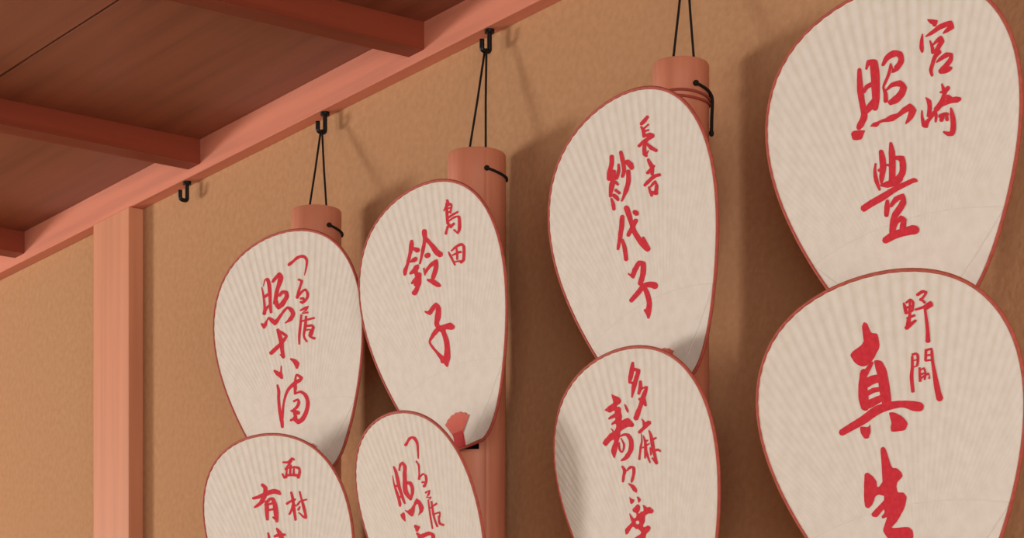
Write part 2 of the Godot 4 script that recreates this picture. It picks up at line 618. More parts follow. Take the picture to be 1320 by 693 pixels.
func _ready() -> void:
	# camera: level, aimed along the wall, with the lens shifted upward
	var cam := Camera3D.new()
	cam.name = "Camera"
	cam.transform = Transform3D(Basis(Vector3(0.5784, 0, -0.8157).normalized(), Vector3.UP, Vector3(0.8157, 0, 0.5784).normalized()), Vector3(2.051, 1.45, 1.45))
	cam.projection = Camera3D.PROJECTION_FRUSTUM
	cam.keep_aspect = Camera3D.KEEP_HEIGHT
	cam.near = 0.05
	cam.far = 50.0
	cam.size = cam.near * 693.0 / 3540.0
	cam.frustum_offset = Vector2(0, cam.near * 938.5 / 3540.0)
	add_child(cam)
	cam.current = true
	var we := WorldEnvironment.new()
	we.name = "Surroundings"
	var env := Environment.new()
	env.background_mode = Environment.BG_COLOR
	env.background_color = Color(0.02, 0.015, 0.01)
	env.tonemap_mode = Environment.TONE_MAPPER_LINEAR
	env.tonemap_exposure = 0.95
	env.sdfgi_enabled = true
	env.ssao_enabled = true
	env.ssil_enabled = true
	we.environment = env
	add_child(we)
	make_materials()
	# out-of-view lights: left one in the far wall, added fill opposite, right one
	var pale := Color(1.0, 0.995, 0.985)
	unseen_light_screen(Vector3(-4.299, 1.3, 2.7), Vector2(0.9, 0.6), PI / 2, 18.5, pale, "unseen low wide screen light in the far end wall, placed to light the fans from the left")  # out of view, placed for soft light from the left
	unseen_light_screen(Vector3(-2.2, 1.0, 3.199), Vector2(2.2, 1.1), PI, 2.3, pale, "added fill light shaped as a paper screen, out of view opposite the fans")  # added only as fill for the fans
	unseen_light_screen(Vector3(3.099, 1.0, 1.9), Vector2(2.4, 1.3), -PI / 2, 7.9, pale, "large unseen screen light in the near end wall, placed to light the gaps between the fans")  # out of view, placed to light the wall between the fans

	# ---------------- the room
	var plaster := mat(Color(0.75, 0.57, 0.418), 0.95)
	plaster.metallic_specular = 0.1
	plaster.albedo_texture = noise_tex(31, 0.09, Color(0.93, 0.915, 0.90), Color(1, 1, 1), 5)
	plaster.uv1_triplanar = true
	plaster.uv1_scale = Vector3(2.2, 2.2, 2.2)
	plaster.normal_enabled = true
	plaster.normal_texture = bump_tex(32, 0.12, 3, 3.0)
	plaster.normal_scale = 0.14
	structure("wall_back", box(Vector3(-4.3, -0.1, -0.1), Vector3(3.1, 2.5, 0), 0.0), plaster, "tan sand-plaster wall behind the fans", "wall")
	var side_mat := mat(Color(0.55, 0.50, 0.44), 0.95)
	structure("wall_left", box(Vector3(-4.4, -0.1, -0.1), Vector3(-4.3, 2.5, 3.3), 0.0), side_mat, "plain plaster wall at the far end of the room", "wall")
	structure("wall_right", box(Vector3(3.1, -0.1, -0.1), Vector3(3.2, 2.5, 3.3), 0.0), side_mat, "plain plaster wall at the near end of the room", "wall")
	structure("wall_front", box(Vector3(-4.4, -0.1, 3.2), Vector3(3.2, 2.5, 3.3), 0.0), side_mat, "plain plaster wall opposite the fans", "wall")
	structure("floor", box(Vector3(-4.4, -0.1, -0.1), Vector3(3.2, 0, 3.3), 0.0), mat(Color(0.45, 0.385, 0.28), 0.85), "straw-coloured matting floor", "floor")

	# ceiling of wide boards on thin battens
	var ceil_node := thing("ceiling", Vector3.ZERO)
	tag(ceil_node, "dark reddish timber ceiling of wide boards carried on thin battens", "ceiling", "", "structure")
	var board_mats := []
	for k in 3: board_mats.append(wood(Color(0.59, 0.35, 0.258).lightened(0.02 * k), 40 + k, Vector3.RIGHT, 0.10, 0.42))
	obj("seam_shade_backing", box(Vector3(-4.35, CEIL + 0.014, -0.05), Vector3(3.15, CEIL + 0.06, 3.25), 0.0), iron_mat, ceil_node)  # near-black sheet: the shade in the board seams is put into its colour
	var z0 := -0.02
	var k0 := 0
	while z0 < 3.2:
		var z1: float = 0.2795 if k0 == 0 else z0 + 0.30
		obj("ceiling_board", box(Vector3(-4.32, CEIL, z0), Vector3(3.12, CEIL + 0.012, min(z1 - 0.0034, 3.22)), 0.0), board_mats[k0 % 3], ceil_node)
		z0 = z1
		k0 += 1
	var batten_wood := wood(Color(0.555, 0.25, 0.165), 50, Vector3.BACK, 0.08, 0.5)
	for i in 17:
		var x0 := -0.577 + (i - 8) * 0.4355
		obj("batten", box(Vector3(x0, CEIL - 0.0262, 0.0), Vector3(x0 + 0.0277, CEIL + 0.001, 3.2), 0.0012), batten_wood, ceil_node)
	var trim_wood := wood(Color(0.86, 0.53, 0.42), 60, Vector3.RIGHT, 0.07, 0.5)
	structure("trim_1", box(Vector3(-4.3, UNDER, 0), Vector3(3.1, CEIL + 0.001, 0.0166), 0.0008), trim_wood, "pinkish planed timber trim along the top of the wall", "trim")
	var post_wood := wood(Color(0.84, 0.565, 0.42), 61, Vector3.UP, 0.06, 0.5)
	structure("trim_2", box(Vector3(-0.799, 0, 0), Vector3(-0.711, UNDER, 0.0185), 0.0008), post_wood, "flat pinkish timber post standing proud of the plaster wall", "post")

	# ---------------- poles hung from hooks
	make_fan_meshes()
	hook(-0.591, "empty black iron hook beside the wooden post, holding no cord")
	hook(-0.304, "black iron hook holding the cord of the bamboo pole nearest the wooden post")
	hook(-0.0155, "black iron hook holding the cord of the second bamboo pole from the post")
	hook(0.275, "black iron hook holding the cord of the third bamboo pole from the post")
	hook(0.572, "black iron hook holding the cord of the bamboo pole farthest from the post")
	var pole_a := pole(-0.2684, 0.042, 0.0248, 2.2242, [Vector2(1.120, 1.9538), Vector2(1.120, 1.7601)], -1.000, "bamboo pole nearest the wooden post, behind the fan with looping brushwork")
	hanging_cord(-0.304, -0.2684, 0.042, 0.0248, 2.2242, [-0.29, 0.42], 1.539, 2.2049, false, "thin dark cord hanging the bamboo pole nearest the wooden post")
	var pole_b := pole(-0.0014, 0.034, 0.0264, 2.2142, [Vector2(0.750, 1.9385), Vector2(1.120, 1.7381)], 1.307, "bamboo pole with a split line, second from the post, its slot showing")
	hanging_cord(-0.0155, -0.0014, 0.034, 0.0264, 2.2142, [-0.28, 0.31], 1.307, 2.195, false, "thin dark cord hanging the second bamboo pole from the wooden post")
	var pole_c := pole(0.3033, 0.042, 0.0231, 2.21, [Vector2(1.120, 1.9342), Vector2(0.771, 1.7340)], -1.000, "bamboo pole bound with reddish string at the top, third from the post")
	hanging_cord(0.275, 0.3033, 0.042, 0.0231, 2.21, [-0.29, 0.48], 1.424, 2.1884, true, "thin dark cord with a dangling black tail on the third bamboo pole")
	var pole_d := pole(0.592, 0.042, 0.0245, 2.207, [Vector2(0.955, 1.9318), Vector2(1.120, 1.7258)], -1.000, "bamboo pole farthest from the post, hidden behind the two largest fans")
	hanging_cord(0.572, 0.592, 0.042, 0.0245, 2.207, [-0.29, 0.4], 1.431, 2.184, false, "thin dark cord hanging the bamboo pole farthest from the wooden post")
	var turns := begin(1)
	for k in 2:
		var loop := PackedVector3Array()
		for i in 32:
			var a := TAU * i / 32.0
			loop.append(Vector3(sin(a) * 0.0239, 2.1815 - 1.52 - k * 0.0042 + 0.0012 * sin(a * 2 + k), cos(a) * 0.0239))
		tube(turns, loop, 0.0011, 6, true, 1.0, Vector3.UP)
	obj("string_binding", finish(turns), wrap_mat, pole_c)
	var c := []
	c = []
	c.append([
		"-292 1910 -2 0 -292 1908 -7 1 -291 1905 -9 1 -285 1830 -19 2 -289 1749 -22 3 -295 1695 -26 5 -311 1661 -28 8 -315 1653 -23 6 -319 1646 -8 2",
		"-266 1914 2 -1 -265 1916 5 -2 -264 1918 6 -2 -227 1965 11 -6 -187 1966 -22 -8 -166 1916 -29 3 -175 1836 -29 5 -188 1765 -26 4 -197 1694 -27 4 -199 1653 -24 3 -200 1645 -20 3 -200 1640 -7 1",
		"-291 1806 3 -3 -284 1807 9 -9 -274 1810 11 -11 -222 1822 12 -15 -180 1828 7 -10 -172 1829 5 -8 -165 1830 2 -3",
		"-302 1672 5 -3 -297 1676 13 -8 -290 1680 16 -9 -252 1705 15 -10 -215 1720 12 -9 -208 1723 10 -7 -203 1725 3 -2",
		"-115 1919 4 -3 -108 1921 13 -9 -99 1925 15 -11 -36 1953 19 -16 24 1968 -5 -21 40 1938 -42 10 -5 1883 -34 13 -51 1829 -28 10 -89 1773 -32 10 -117 1724 -28 8 -122 1715 -23 7 -125 1709 -8 2",
		"-102 1757 -9 0 -100 1749 -28 1 -97 1738 -34 1 -85 1690 -33 -1 -67 1664 -20 -3 -63 1657 -17 -2 -59 1652 -6 -1",
		"-42 1772 4 -4 -34 1774 13 -11 -23 1778 15 -14 38 1798 8 -17 83 1784 -31 -8 89 1746 -35 11 41 1711 -29 17 -14 1685 -28 22 -58 1671 -18 16 -71 1667 -15 13 -81 1663 -5 5",
		"-383 1581 -4 -1 -379 1577 -12 -3 -374 1572 -15 -4 -342 1538 -15 -18 -322 1553 27 -12 -290 1584 11 -6 -252 1604 -1 -12 -196 1570 -26 -13 -155 1539 -11 -23 -127 1552 25 -16 -63 1585 17 -12 11 1621 13 -11 79 1640 0 -14 135 1606 -32 -7 148 1563 -36 9 99 1527 -22 18 7 1508 -3 4 4 1507 -3 3 1 1507 -1 1",
	])
	c.append([
		"175 2021 4 -4 184 2023 11 -12 196 2025 14 -15 265 2041 12 -13 355 2061 8 -15 437 2053 -9 -13 483 2016 -25 -1 476 1970 -20 6 420 1885 -7 2 419 1883 -6 2 418 1882 -2 1",
	])
	c.append([
		"303 1866 -3 -2 309 1863 -8 -6 318 1858 -10 -8 360 1836 -28 2 326 1795 -19 7 276 1736 -17 6 256 1705 -27 9 251 1697 -22 7 247 1691 -8 2",
		"257 1704 3 -3 262 1707 10 -8 269 1710 12 -9 336 1738 12 -12 398 1746 -9 -12 425 1706 -26 3 402 1662 -19 10 325 1641 -9 15 299 1651 8 9 290 1655 7 7 283 1658 2 2",
		"291 1685 -1 -3 299 1683 -2 -10 311 1681 -3 -12 345 1674 -3 -13 358 1671 -3 -11 367 1669 -1 -4",
	])
	c.append([
		"266 1575 1 -3 272 1576 4 -8 280 1576 5 -9 359 1582 9 -15 396 1588 -23 0 366 1560 -11 8 302 1545 -14 -2 384 1535 0 -11 394 1534 0 -9 401 1534 0 -3",
		"282 1538 -5 1 281 1534 -15 4 279 1528 -18 4 237 1426 -18 4 201 1349 -21 5 184 1276 -16 3 182 1271 -13 2 182 1268 -4 1",
		"258 1475 0 -3 264 1475 1 -8 273 1474 2 -9 368 1470 2 -11 470 1466 2 -11 480 1466 2 -9 487 1466 1 -3",
		"355 1511 -6 1 354 1507 -17 4 351 1500 -20 5 317 1410 -23 6 275 1335 -16 2 309 1276 -17 -2 313 1271 -14 -2 315 1266 -5 -1",
		"302 1419 0 -3 309 1418 0 -9 319 1417 0 -11 424 1404 -6 -11 442 1380 -21 -4 448 1372 -17 -3 452 1367 -6 -1",
		"328 1381 -1 -3 336 1379 -2 -8 346 1377 -2 -10 391 1369 -18 0 367 1318 -20 -1 435 1280 -14 -9 445 1275 -12 -8 452 1271 -4 -3",
		"451 1396 -5 2 448 1392 -16 5 444 1386 -19 7 408 1338 -21 8 377 1309 -18 8 372 1304 -15 7 367 1300 -5 2",
	])
	c.append([
		"-131 1481 -7 0 -130 1476 -19 0 -128 1468 -23 0 -110 1409 -34 1 -98 1336 -37 3 -103 1267 -31 4 -101 1204 -29 3 -101 1195 -24 2 -101 1188 -8 1",
		"-108 1456 -4 -2 -103 1453 -11 -5 -95 1448 -13 -6 -11 1390 -21 -7 -15 1377 -21 11 -85 1341 -17 13 -193 1305 -20 18 -287 1276 -20 18 -302 1271 -16 15 -313 1268 -6 5",
		"-155 1238 -2 -1 -152 1236 -6 -3 -148 1234 -7 -4 -106 1205 -15 -7 -98 1199 -12 -6 -92 1195 -4 -2",
	])
	c.append([
		"7 1168 -3 -2 12 1165 -8 -5 18 1161 -10 -6 72 1130 -29 -12 101 1097 -43 0 92 1064 -21 4 91 1057 -17 3 90 1053 -6 1",
		"-290 1110 -3 -1 -286 1107 -9 -4 -280 1103 -12 -5 -227 1065 -28 -13 -184 1037 -33 -10 -173 1013 -20 -2 -169 1007 -17 -1 -167 1002 -6 0",
		"-154 1127 -2 0 -155 1125 -6 1 -156 1123 -8 2 -183 1043 -21 4 -185 1037 -17 4 -186 1032 -6 1",
	])
	c.append([
		"-261 967 -4 0 -261 964 -13 1 -261 959 -16 1 -255 901 -26 3 -275 820 -24 3 -283 708 -27 2 -274 622 -32 2 -277 559 -24 2 -277 551 -20 2 -278 546 -7 1",
		"-260 636 6 -1 -258 641 17 -4 -255 647 21 -5 -198 779 17 -5 -113 876 19 -10 -4 920 17 -17 112 942 16 -17 140 958 29 4 76 997 -2 14 43 961 -20 5 23 881 -28 5 12 834 -22 -11 97 833 -8 -12 171 785 -28 -5 189 712 -31 4 147 636 -30 11 72 578 -27 19 -5 563 6 25 -57 600 29 13 -72 610 23 11 -83 618 8 4",
		"-46 763 1 -3 -39 763 4 -9 -29 764 4 -11 33 767 -10 -12 45 737 -25 6 4 702 -18 13 -74 680 -10 10 -83 678 -8 8 -89 676 -3 3",
		"-110 688 -1 -2 -105 686 -4 -6 -98 684 -4 -7 -41 667 -14 -17 15 644 -16 -15 30 638 -13 -12 41 633 -4 -4",
		"-55 684 -7 0 -54 678 -21 1 -52 669 -26 1 -42 611 -28 11 -119 596 -9 12 -130 594 -7 10 -137 593 -3 3",
	])
	fan(Vector3(-0.2460, 1.9538, 0.0661), Vector3(0.1681, 0.0763, 0.0057), "white paper fan nearest the post in the upper row, looping red brushwork in two columns", "painted paper fans on the bamboo poles", c)
	c = []
	c.append([
		"109 1971 -11 3 106 1963 -34 9 101 1952 -41 11 93 1930 -42 10 86 1890 -33 10 45 1835 -27 10 -19 1767 -23 9 -69 1713 -12 5 -72 1710 -10 4 -74 1708 -3 1",
		"91 1904 -7 -1 97 1898 -20 -3 105 1889 -25 -4 151 1839 -30 -4 201 1778 -37 -4 245 1724 -41 -8 282 1700 -32 -14 301 1688 -26 -11 315 1679 -9 -4",
		"26 1749 2 -7 43 1748 7 -20 67 1746 8 -24 85 1745 8 -24 109 1744 7 -20 126 1743 2 -7",
		"-127 1941 -9 2 -129 1934 -26 7 -133 1925 -32 9 -143 1900 -37 13 -186 1849 -29 11 -268 1766 -23 10 -336 1716 -30 13 -350 1691 -28 8 -354 1684 -23 7 -357 1678 -8 2",
		"-147 1873 -5 -3 -137 1868 -13 -8 -124 1861 -16 -10 -69 1832 -24 -15 -50 1822 -20 -12 -36 1815 -7 -4",
		"-232 1767 1 -2 -226 1767 3 -6 -219 1767 4 -8 -162 1766 12 -21 -127 1768 15 -21 -107 1770 12 -18 -93 1770 4 -6",
		"-274 1670 2 -3 -267 1671 7 -9 -257 1672 8 -11 -188 1678 24 -23 -132 1697 29 -21 -115 1702 24 -17 -103 1707 8 -6",
		"-98 1713 -5 3 -103 1710 -16 8 -110 1705 -19 10 -162 1671 -32 9 -153 1621 -39 4 -151 1609 -32 3 -150 1601 -11 1",
		"-279 1585 3 -3 -272 1586 8 -9 -262 1587 9 -11 -201 1595 24 -20 -113 1625 26 -19 -98 1630 21 -16 -86 1634 7 -5",
		"-104 1644 -9 3 -107 1638 -26 8 -112 1629 -32 9 -148 1562 -36 13 -191 1525 -29 15 -250 1497 -36 21 -267 1489 -29 18 -279 1484 -10 6",
		"-234 1561 1 -4 -223 1560 3 -13 -207 1558 4 -16 -151 1553 4 -16 -135 1552 3 -13 -124 1551 1 -4",
		"-20 1662 -5 1 -20 1658 -16 3 -21 1653 -19 4 -26 1607 -6 -14 37 1638 17 -12 136 1659 18 -18 195 1667 -28 -6 177 1620 -36 12 128 1567 -34 14 89 1539 -24 12 80 1533 -20 10 74 1529 -7 3",
		"-9 1553 -3 -2 -2 1550 -8 -6 7 1546 -9 -7 78 1513 -26 -14 145 1468 -28 -12 175 1450 -14 -8 185 1445 -11 -6 192 1441 -4 -2",
	])
	c.append([
		"559 2108 -4 1 559 2104 -13 2 559 2099 -16 2 561 2075 -24 4 562 2067 -19 3 562 2062 -7 1",
		"539 2083 -4 1 538 2080 -11 3 537 2076 -14 4 520 2018 -22 5 503 1954 -22 5 494 1917 -20 5 493 1911 -16 4 492 1907 -6 1",
		"465 2029 2 -1 467 2030 6 -4 471 2031 7 -5 528 2054 11 -11 596 2055 1 -12 610 2041 -19 5 570 1989 -17 6 567 1985 -14 5 564 1981 -5 2",
		"517 2036 0 -2 523 2035 1 -6 530 2034 1 -8 594 2026 1 -8 602 2025 1 -6 607 2025 0 -2",
		"505 2005 0 -2 511 2004 1 -6 518 2003 1 -8 582 1995 1 -8 590 1994 1 -6 595 1994 0 -2",
		"494 1956 2 -3 501 1956 6 -8 510 1957 7 -10 598 1962 7 -11 684 1962 5 -10 693 1962 4 -8 700 1962 2 -3",
		"506 1929 1 -2 511 1930 4 -6 518 1930 5 -8 625 1934 3 -10 686 1918 -22 -4 682 1875 -23 6 659 1823 -24 9 621 1799 -1 14 578 1835 11 3 573 1839 9 2 569 1842 3 1",
		"427 1835 6 -3 431 1839 18 -8 437 1844 21 -9 461 1867 17 -8 493 1888 11 -11 548 1883 3 -13 561 1881 2 -11 570 1880 1 -4",
		"495 1925 -5 0 498 1921 -15 -1 503 1915 -18 -1 534 1872 -7 -11 588 1886 12 -10 596 1889 10 -9 602 1890 3 -3",
	])
	c.append([
		"418 1689 -4 0 420 1686 -11 0 422 1681 -13 0 443 1636 -17 0 464 1591 -19 0 480 1558 -13 0 482 1553 -11 0 483 1550 -4 0",
		"459 1682 2 -2 464 1682 5 -6 471 1683 6 -8 571 1695 8 -13 645 1690 -7 -12 670 1664 -25 3 653 1610 -23 6 624 1559 -22 10 582 1550 -11 11 573 1548 -9 9 567 1547 -3 3",
		"555 1683 -4 1 555 1680 -13 3 554 1675 -16 3 546 1629 -20 5 532 1593 -17 5 530 1588 -14 4 529 1584 -5 1",
		"461 1643 1 -2 467 1643 3 -6 474 1643 3 -8 578 1639 3 -11 605 1634 -1 -11 616 1632 -1 -9 624 1631 0 -3",
		"475 1582 0 -2 481 1581 0 -6 488 1580 0 -7 542 1571 -2 -8 594 1557 -4 -10 605 1554 -3 -8 613 1552 -1 -3",
	])
	c.append([
		"-155 1305 -2 -1 -151 1304 -5 -4 -145 1301 -6 -5 -77 1272 8 -23 -8 1295 26 -20 53 1310 -9 -22 82 1273 -46 8 44 1202 -46 14 5 1151 -40 6 44 1102 -37 -8 91 1070 -28 -11 107 1060 -23 -9 118 1052 -8 -3",
		"83 1079 -9 1 85 1071 -28 2 87 1061 -34 2 107 986 -44 5 97 909 -44 9 68 845 -55 15 36 793 -40 9 38 767 -16 2 38 762 -13 1 38 759 -5 0",
		"23 801 15 2 12 814 45 6 -2 832 55 7 -22 857 35 6 -85 922 20 3 -166 1022 18 -1 -120 1061 23 -12 -39 1092 25 -21 35 1104 12 -22 130 1096 1 -24 213 1082 -12 -30 237 1069 -29 -18 259 1058 -24 -14 275 1049 -8 -5",
	])
	fan(Vector3(0.0166, 1.9385, 0.0623), Vector3(0.2098, -0.0506, 0.0381), "white paper fan on the second pole, upper row, its red shell tab in view", "painted paper fans on the bamboo poles", c)
	c = []
	c.append([
		"535 2062 -4 4 528 2060 -13 11 518 2057 -16 14 476 2046 -18 17 424 2036 -14 14 413 2034 -12 12 405 2032 -4 4",
		"405 2024 -3 0 407 2021 -10 0 410 2016 -12 -1 431 1986 -24 4 423 1937 -22 6 422 1931 -18 5 421 1926 -6 2",
		"443 1994 2 -3 449 1995 6 -8 457 1995 7 -9 513 1999 6 -8 519 2000 5 -7 524 2000 2 -2",
		"434 1972 0 -2 439 1971 1 -6 447 1970 1 -8 498 1961 1 -9 506 1959 1 -7 513 1958 0 -3",
		"420 1943 0 -2 426 1941 -1 -7 435 1939 -1 -9 505 1922 -6 -16 541 1904 -11 -11 554 1897 -9 -9 564 1893 -3 -3",
		"310 1892 3 -4 318 1892 8 -11 329 1893 10 -13 386 1898 12 -16 476 1903 10 -18 539 1899 6 -13 551 1898 5 -11 560 1898 2 -4",
		"450 1906 -6 3 446 1902 -16 8 441 1897 -20 10 397 1859 -23 9 385 1811 -29 6 399 1790 -17 0 403 1784 -14 0 405 1780 -5 0",
		"384 1795 2 -2 387 1796 7 -5 391 1798 8 -6 438 1817 8 -6 442 1819 7 -5 445 1820 2 -2",
		"440 1876 -5 -1 444 1872 -14 -2 450 1865 -17 -3 489 1824 -20 -6 544 1786 -15 -7 554 1779 -13 -6 562 1774 -4 -2",
	])
	c.append([
		"408 1767 -6 0 411 1761 -18 1 414 1754 -21 1 430 1716 -30 2 443 1678 -27 6 428 1637 -20 6 425 1631 -16 5 424 1627 -5 2",
		"354 1662 4 -4 362 1664 11 -12 373 1666 14 -14 420 1674 16 -15 469 1687 13 -11 477 1689 10 -9 483 1691 4 -3",
		"282 1587 3 -4 290 1589 10 -11 300 1591 12 -13 371 1603 14 -16 451 1612 8 -16 522 1601 2 -13 535 1599 1 -11 543 1597 0 -4",
		"345 1566 -4 0 346 1563 -11 1 347 1558 -13 2 355 1521 -22 3 364 1489 -22 2 366 1482 -18 2 368 1477 -6 1",
		"362 1553 2 -3 367 1554 7 -7 374 1555 9 -9 445 1568 -2 -16 454 1536 -26 7 425 1488 -28 10 420 1480 -23 8 417 1474 -8 3",
		"338 1522 -2 -3 347 1519 -6 -9 358 1514 -7 -11 435 1485 -9 -13 448 1479 -7 -10 459 1475 -2 -4",
	])
	c.append([
		"-66 1951 -8 3 -70 1945 -23 8 -74 1937 -29 10 -100 1887 -32 13 -141 1842 -34 14 -176 1794 -32 13 -183 1785 -27 11 -187 1779 -9 4",
		"-126 1848 -7 -1 -120 1841 -20 -3 -111 1832 -25 -4 -95 1815 -28 14 -162 1789 -25 18 -175 1784 -20 15 -185 1781 -7 5",
		"-74 1832 -6 2 -77 1828 -18 7 -81 1822 -22 8 -111 1773 -32 14 -167 1720 -36 15 -206 1662 -22 8 -210 1656 -18 7 -213 1651 -6 2",
		"-103 1750 -5 -1 -98 1745 -16 -3 -91 1737 -19 -3 -67 1712 -13 -2 -62 1707 -11 -2 -59 1703 -4 -1",
		"-128 1692 -5 -1 -122 1687 -14 -4 -114 1680 -18 -5 -72 1643 -16 -4 -64 1637 -13 -3 -59 1632 -4 -1",
		"-170 1665 -6 -1 -164 1659 -16 -4 -155 1652 -20 -5 -124 1624 -25 -4 -110 1602 -21 -1 -106 1595 -17 -1 -102 1590 -6 0",
		"-202 1645 -4 1 -201 1641 -13 2 -200 1636 -16 2 -190 1586 -30 5 -194 1552 -23 5 -195 1545 -19 4 -196 1540 -6 1",
		"2 1858 -5 2 1 1855 -15 5 -1 1850 -18 6 -20 1803 -26 10 -67 1759 -16 8 -71 1755 -13 6 -74 1752 -5 2",
		"62 1942 -8 1 63 1936 -22 4 63 1928 -27 5 67 1868 -34 7 59 1789 -29 9 20 1749 -19 8 16 1744 -15 7 12 1741 -5 2",
		"109 1850 -8 -1 117 1842 -23 -4 127 1832 -28 -5 159 1798 -40 -2 170 1771 -32 2 175 1760 -26 1 179 1752 -9 0",
		"120 1773 -7 2 117 1767 -22 7 114 1760 -26 8 90 1698 -32 12 42 1643 -30 15 -56 1579 -11 6 -60 1577 -9 5 -63 1575 -3 2",
	])
	c.append([
		"-89 1473 -9 3 -93 1467 -26 10 -98 1458 -32 12 -139 1391 -35 13 -190 1319 -29 12 -252 1247 -18 8 -256 1242 -15 6 -259 1238 -5 2",
		"-167 1302 -6 1 -166 1297 -18 2 -165 1289 -22 3 -153 1228 -31 6 -168 1138 -31 7 -170 1129 -25 6 -171 1122 -9 2",
		"-21 1527 -11 1 -19 1518 -32 4 -16 1505 -39 5 -4 1451 -39 5 6 1390 -33 4 25 1312 -33 2 64 1236 -36 -2 121 1168 -41 -6 159 1125 -35 -5 170 1112 -29 -5 179 1103 -10 -2",
		"131 1231 -5 0 132 1227 -13 1 133 1222 -16 2 148 1168 -32 2 172 1124 -26 0 177 1115 -21 0 181 1109 -7 0",
		"67 1457 -7 -2 76 1450 -20 -7 89 1440 -24 -8 110 1423 -26 -9 124 1413 -21 -7 133 1405 -7 -2",
		"95 1385 -7 4 88 1381 -20 12 78 1376 -24 15 8 1339 -26 17 -67 1304 -21 14 -77 1299 -18 12 -84 1296 -6 4",
	])
	c.append([
		"-182 1026 -3 -1 -178 1024 -8 -3 -173 1020 -10 -4 -129 988 15 -25 -74 1023 28 -18 9 1057 16 -21 56 1036 -41 4 28 965 -37 14 -37 904 -32 15 -46 895 -27 12 -52 889 -9 4",
		"-234 808 5 -5 -224 811 16 -14 -211 815 19 -17 -102 842 22 -20 5 870 15 -23 96 856 -7 -23 154 831 -21 -22 179 820 -17 -18 197 812 -6 -6",
		"-5 881 -8 0 -2 873 -24 1 3 864 -30 1 27 806 -36 3 34 732 -36 8 -3 670 -40 13 -21 624 -19 5 -23 618 -16 4 -25 614 -5 1",
		"-55 699 -5 -1 -51 695 -14 -2 -46 689 -17 -3 -11 650 -29 -5 -2 640 -24 -4 5 632 -8 -1",
	])
	fan(Vector3(0.3248, 1.9342, 0.0748), Vector3(0.2048, -0.1056, 0.0554), "white paper fan on the third pole, upper row, three bold red characters beside two small", "painted paper fans on the bamboo poles", c)
	c = []
	c.append([
		"-198 1863 -6 2 -199 1857 -17 4 -201 1848 -21 5 -212 1785 -28 6 -220 1710 -31 6 -220 1633 -28 4 -215 1566 -30 5 -224 1524 -31 13 -263 1484 -27 18 -285 1468 -19 14 -294 1461 -16 12 -300 1457 -5 4",
		"-140 1836 3 -2 -138 1838 8 -5 -135 1842 10 -6 -104 1878 14 -17 -60 1866 -38 -5 -58 1789 -42 8 -72 1705 -41 10 -86 1621 -36 10 -104 1560 -29 9 -108 1549 -24 7 -110 1541 -8 2",
		"-196 1688 4 -3 -192 1691 12 -9 -185 1696 14 -10 -152 1720 12 -15 -105 1724 8 -18 -92 1726 6 -15 -83 1726 2 -5",
		"-216 1545 4 -4 -210 1548 11 -10 -202 1552 13 -13 -159 1574 23 -21 -106 1604 23 -20 -93 1612 19 -17 -84 1617 6 -6",
		"P -369 1444 -344 1459 -279 1447 -227 1433 -246 1417 -272 1381 -323 1385 -362 1400",
		"18 1820 3 -2 22 1822 9 -7 27 1826 11 -8 69 1859 16 -18 140 1872 5 -25 194 1852 -25 -11 200 1807 -25 11 150 1772 -20 19 110 1761 13 10 108 1805 -8 15 71 1755 -14 8 22 1702 -11 6 1 1675 -9 5 -1 1672 -7 4 -3 1670 -2 1",
		"-1 1682 -3 0 0 1679 -8 0 1 1675 -10 0 12 1629 -18 2 5 1581 -21 5 4 1573 -17 4 3 1567 -6 1",
		"19 1649 1 -2 23 1651 4 -6 27 1652 5 -7 84 1670 6 -16 159 1661 -11 -21 185 1627 -32 7 151 1587 -27 21 94 1564 -18 25 50 1559 -9 20 35 1557 -8 17 25 1556 -3 6",
		"P -183 1448 -142 1465 -88 1464 -82 1442 -116 1428 -140 1436",
		"-108 1453 1 -2 -104 1454 2 -7 -98 1454 3 -9 -51 1456 3 -11 -13 1452 3 -15 38 1453 8 -24 103 1458 8 -15 167 1475 12 -20 221 1482 -5 -25 239 1456 -36 9 208 1415 -22 15 161 1384 -5 4 159 1382 -4 3 157 1381 -1 1",
	])
	c.append([
		"490 2011 -1 -1 492 2010 -3 -3 494 2008 -3 -3 528 1985 -11 -13 558 1971 -23 -9 547 1962 -17 13 540 1956 -14 11 534 1952 -5 4",
		"449 1904 1 -2 452 1905 2 -4 455 1905 3 -5 504 1912 7 -12 574 1928 9 -17 640 1933 5 -19 691 1926 -13 -18 696 1904 -20 15 651 1893 -10 15 612 1883 -2 4 610 1882 -2 3 608 1882 -1 1",
		"428 1931 -2 1 427 1929 -5 2 426 1927 -6 2 412 1886 -15 5 403 1841 -19 5 402 1817 -12 2 401 1812 -10 2 401 1808 -3 1",
		"486 1870 -2 0 487 1868 -5 0 488 1866 -6 0 497 1829 -14 1 499 1787 -20 3 499 1779 -17 2 499 1773 -6 1",
		"507 1832 1 -2 509 1833 4 -5 513 1835 5 -6 549 1849 9 -13 588 1855 -4 -19 594 1837 -20 10 555 1806 -17 11 530 1779 -22 13 523 1771 -18 11 518 1765 -6 4",
		"489 1789 0 -3 495 1787 0 -9 503 1786 0 -11 540 1780 0 -19 554 1777 0 -16 564 1775 0 -5",
		"568 1781 -4 4 562 1777 -13 12 553 1773 -15 15 510 1750 -16 12 479 1710 -16 8 458 1675 -17 5 460 1639 -13 2 461 1634 -11 1 461 1630 -4 0",
		"516 1711 1 -1 519 1711 3 -4 522 1712 4 -5 563 1726 9 -13 616 1735 5 -19 652 1725 -19 -6 646 1696 -19 11 604 1670 -15 15 567 1652 -19 19 555 1647 -15 16 547 1642 -5 5",
		"523 1648 0 -5 533 1646 0 -16 547 1644 0 -19 583 1638 4 -20 622 1641 6 -19 638 1640 2 -12 647 1640 2 -9 653 1640 1 -3",
	])
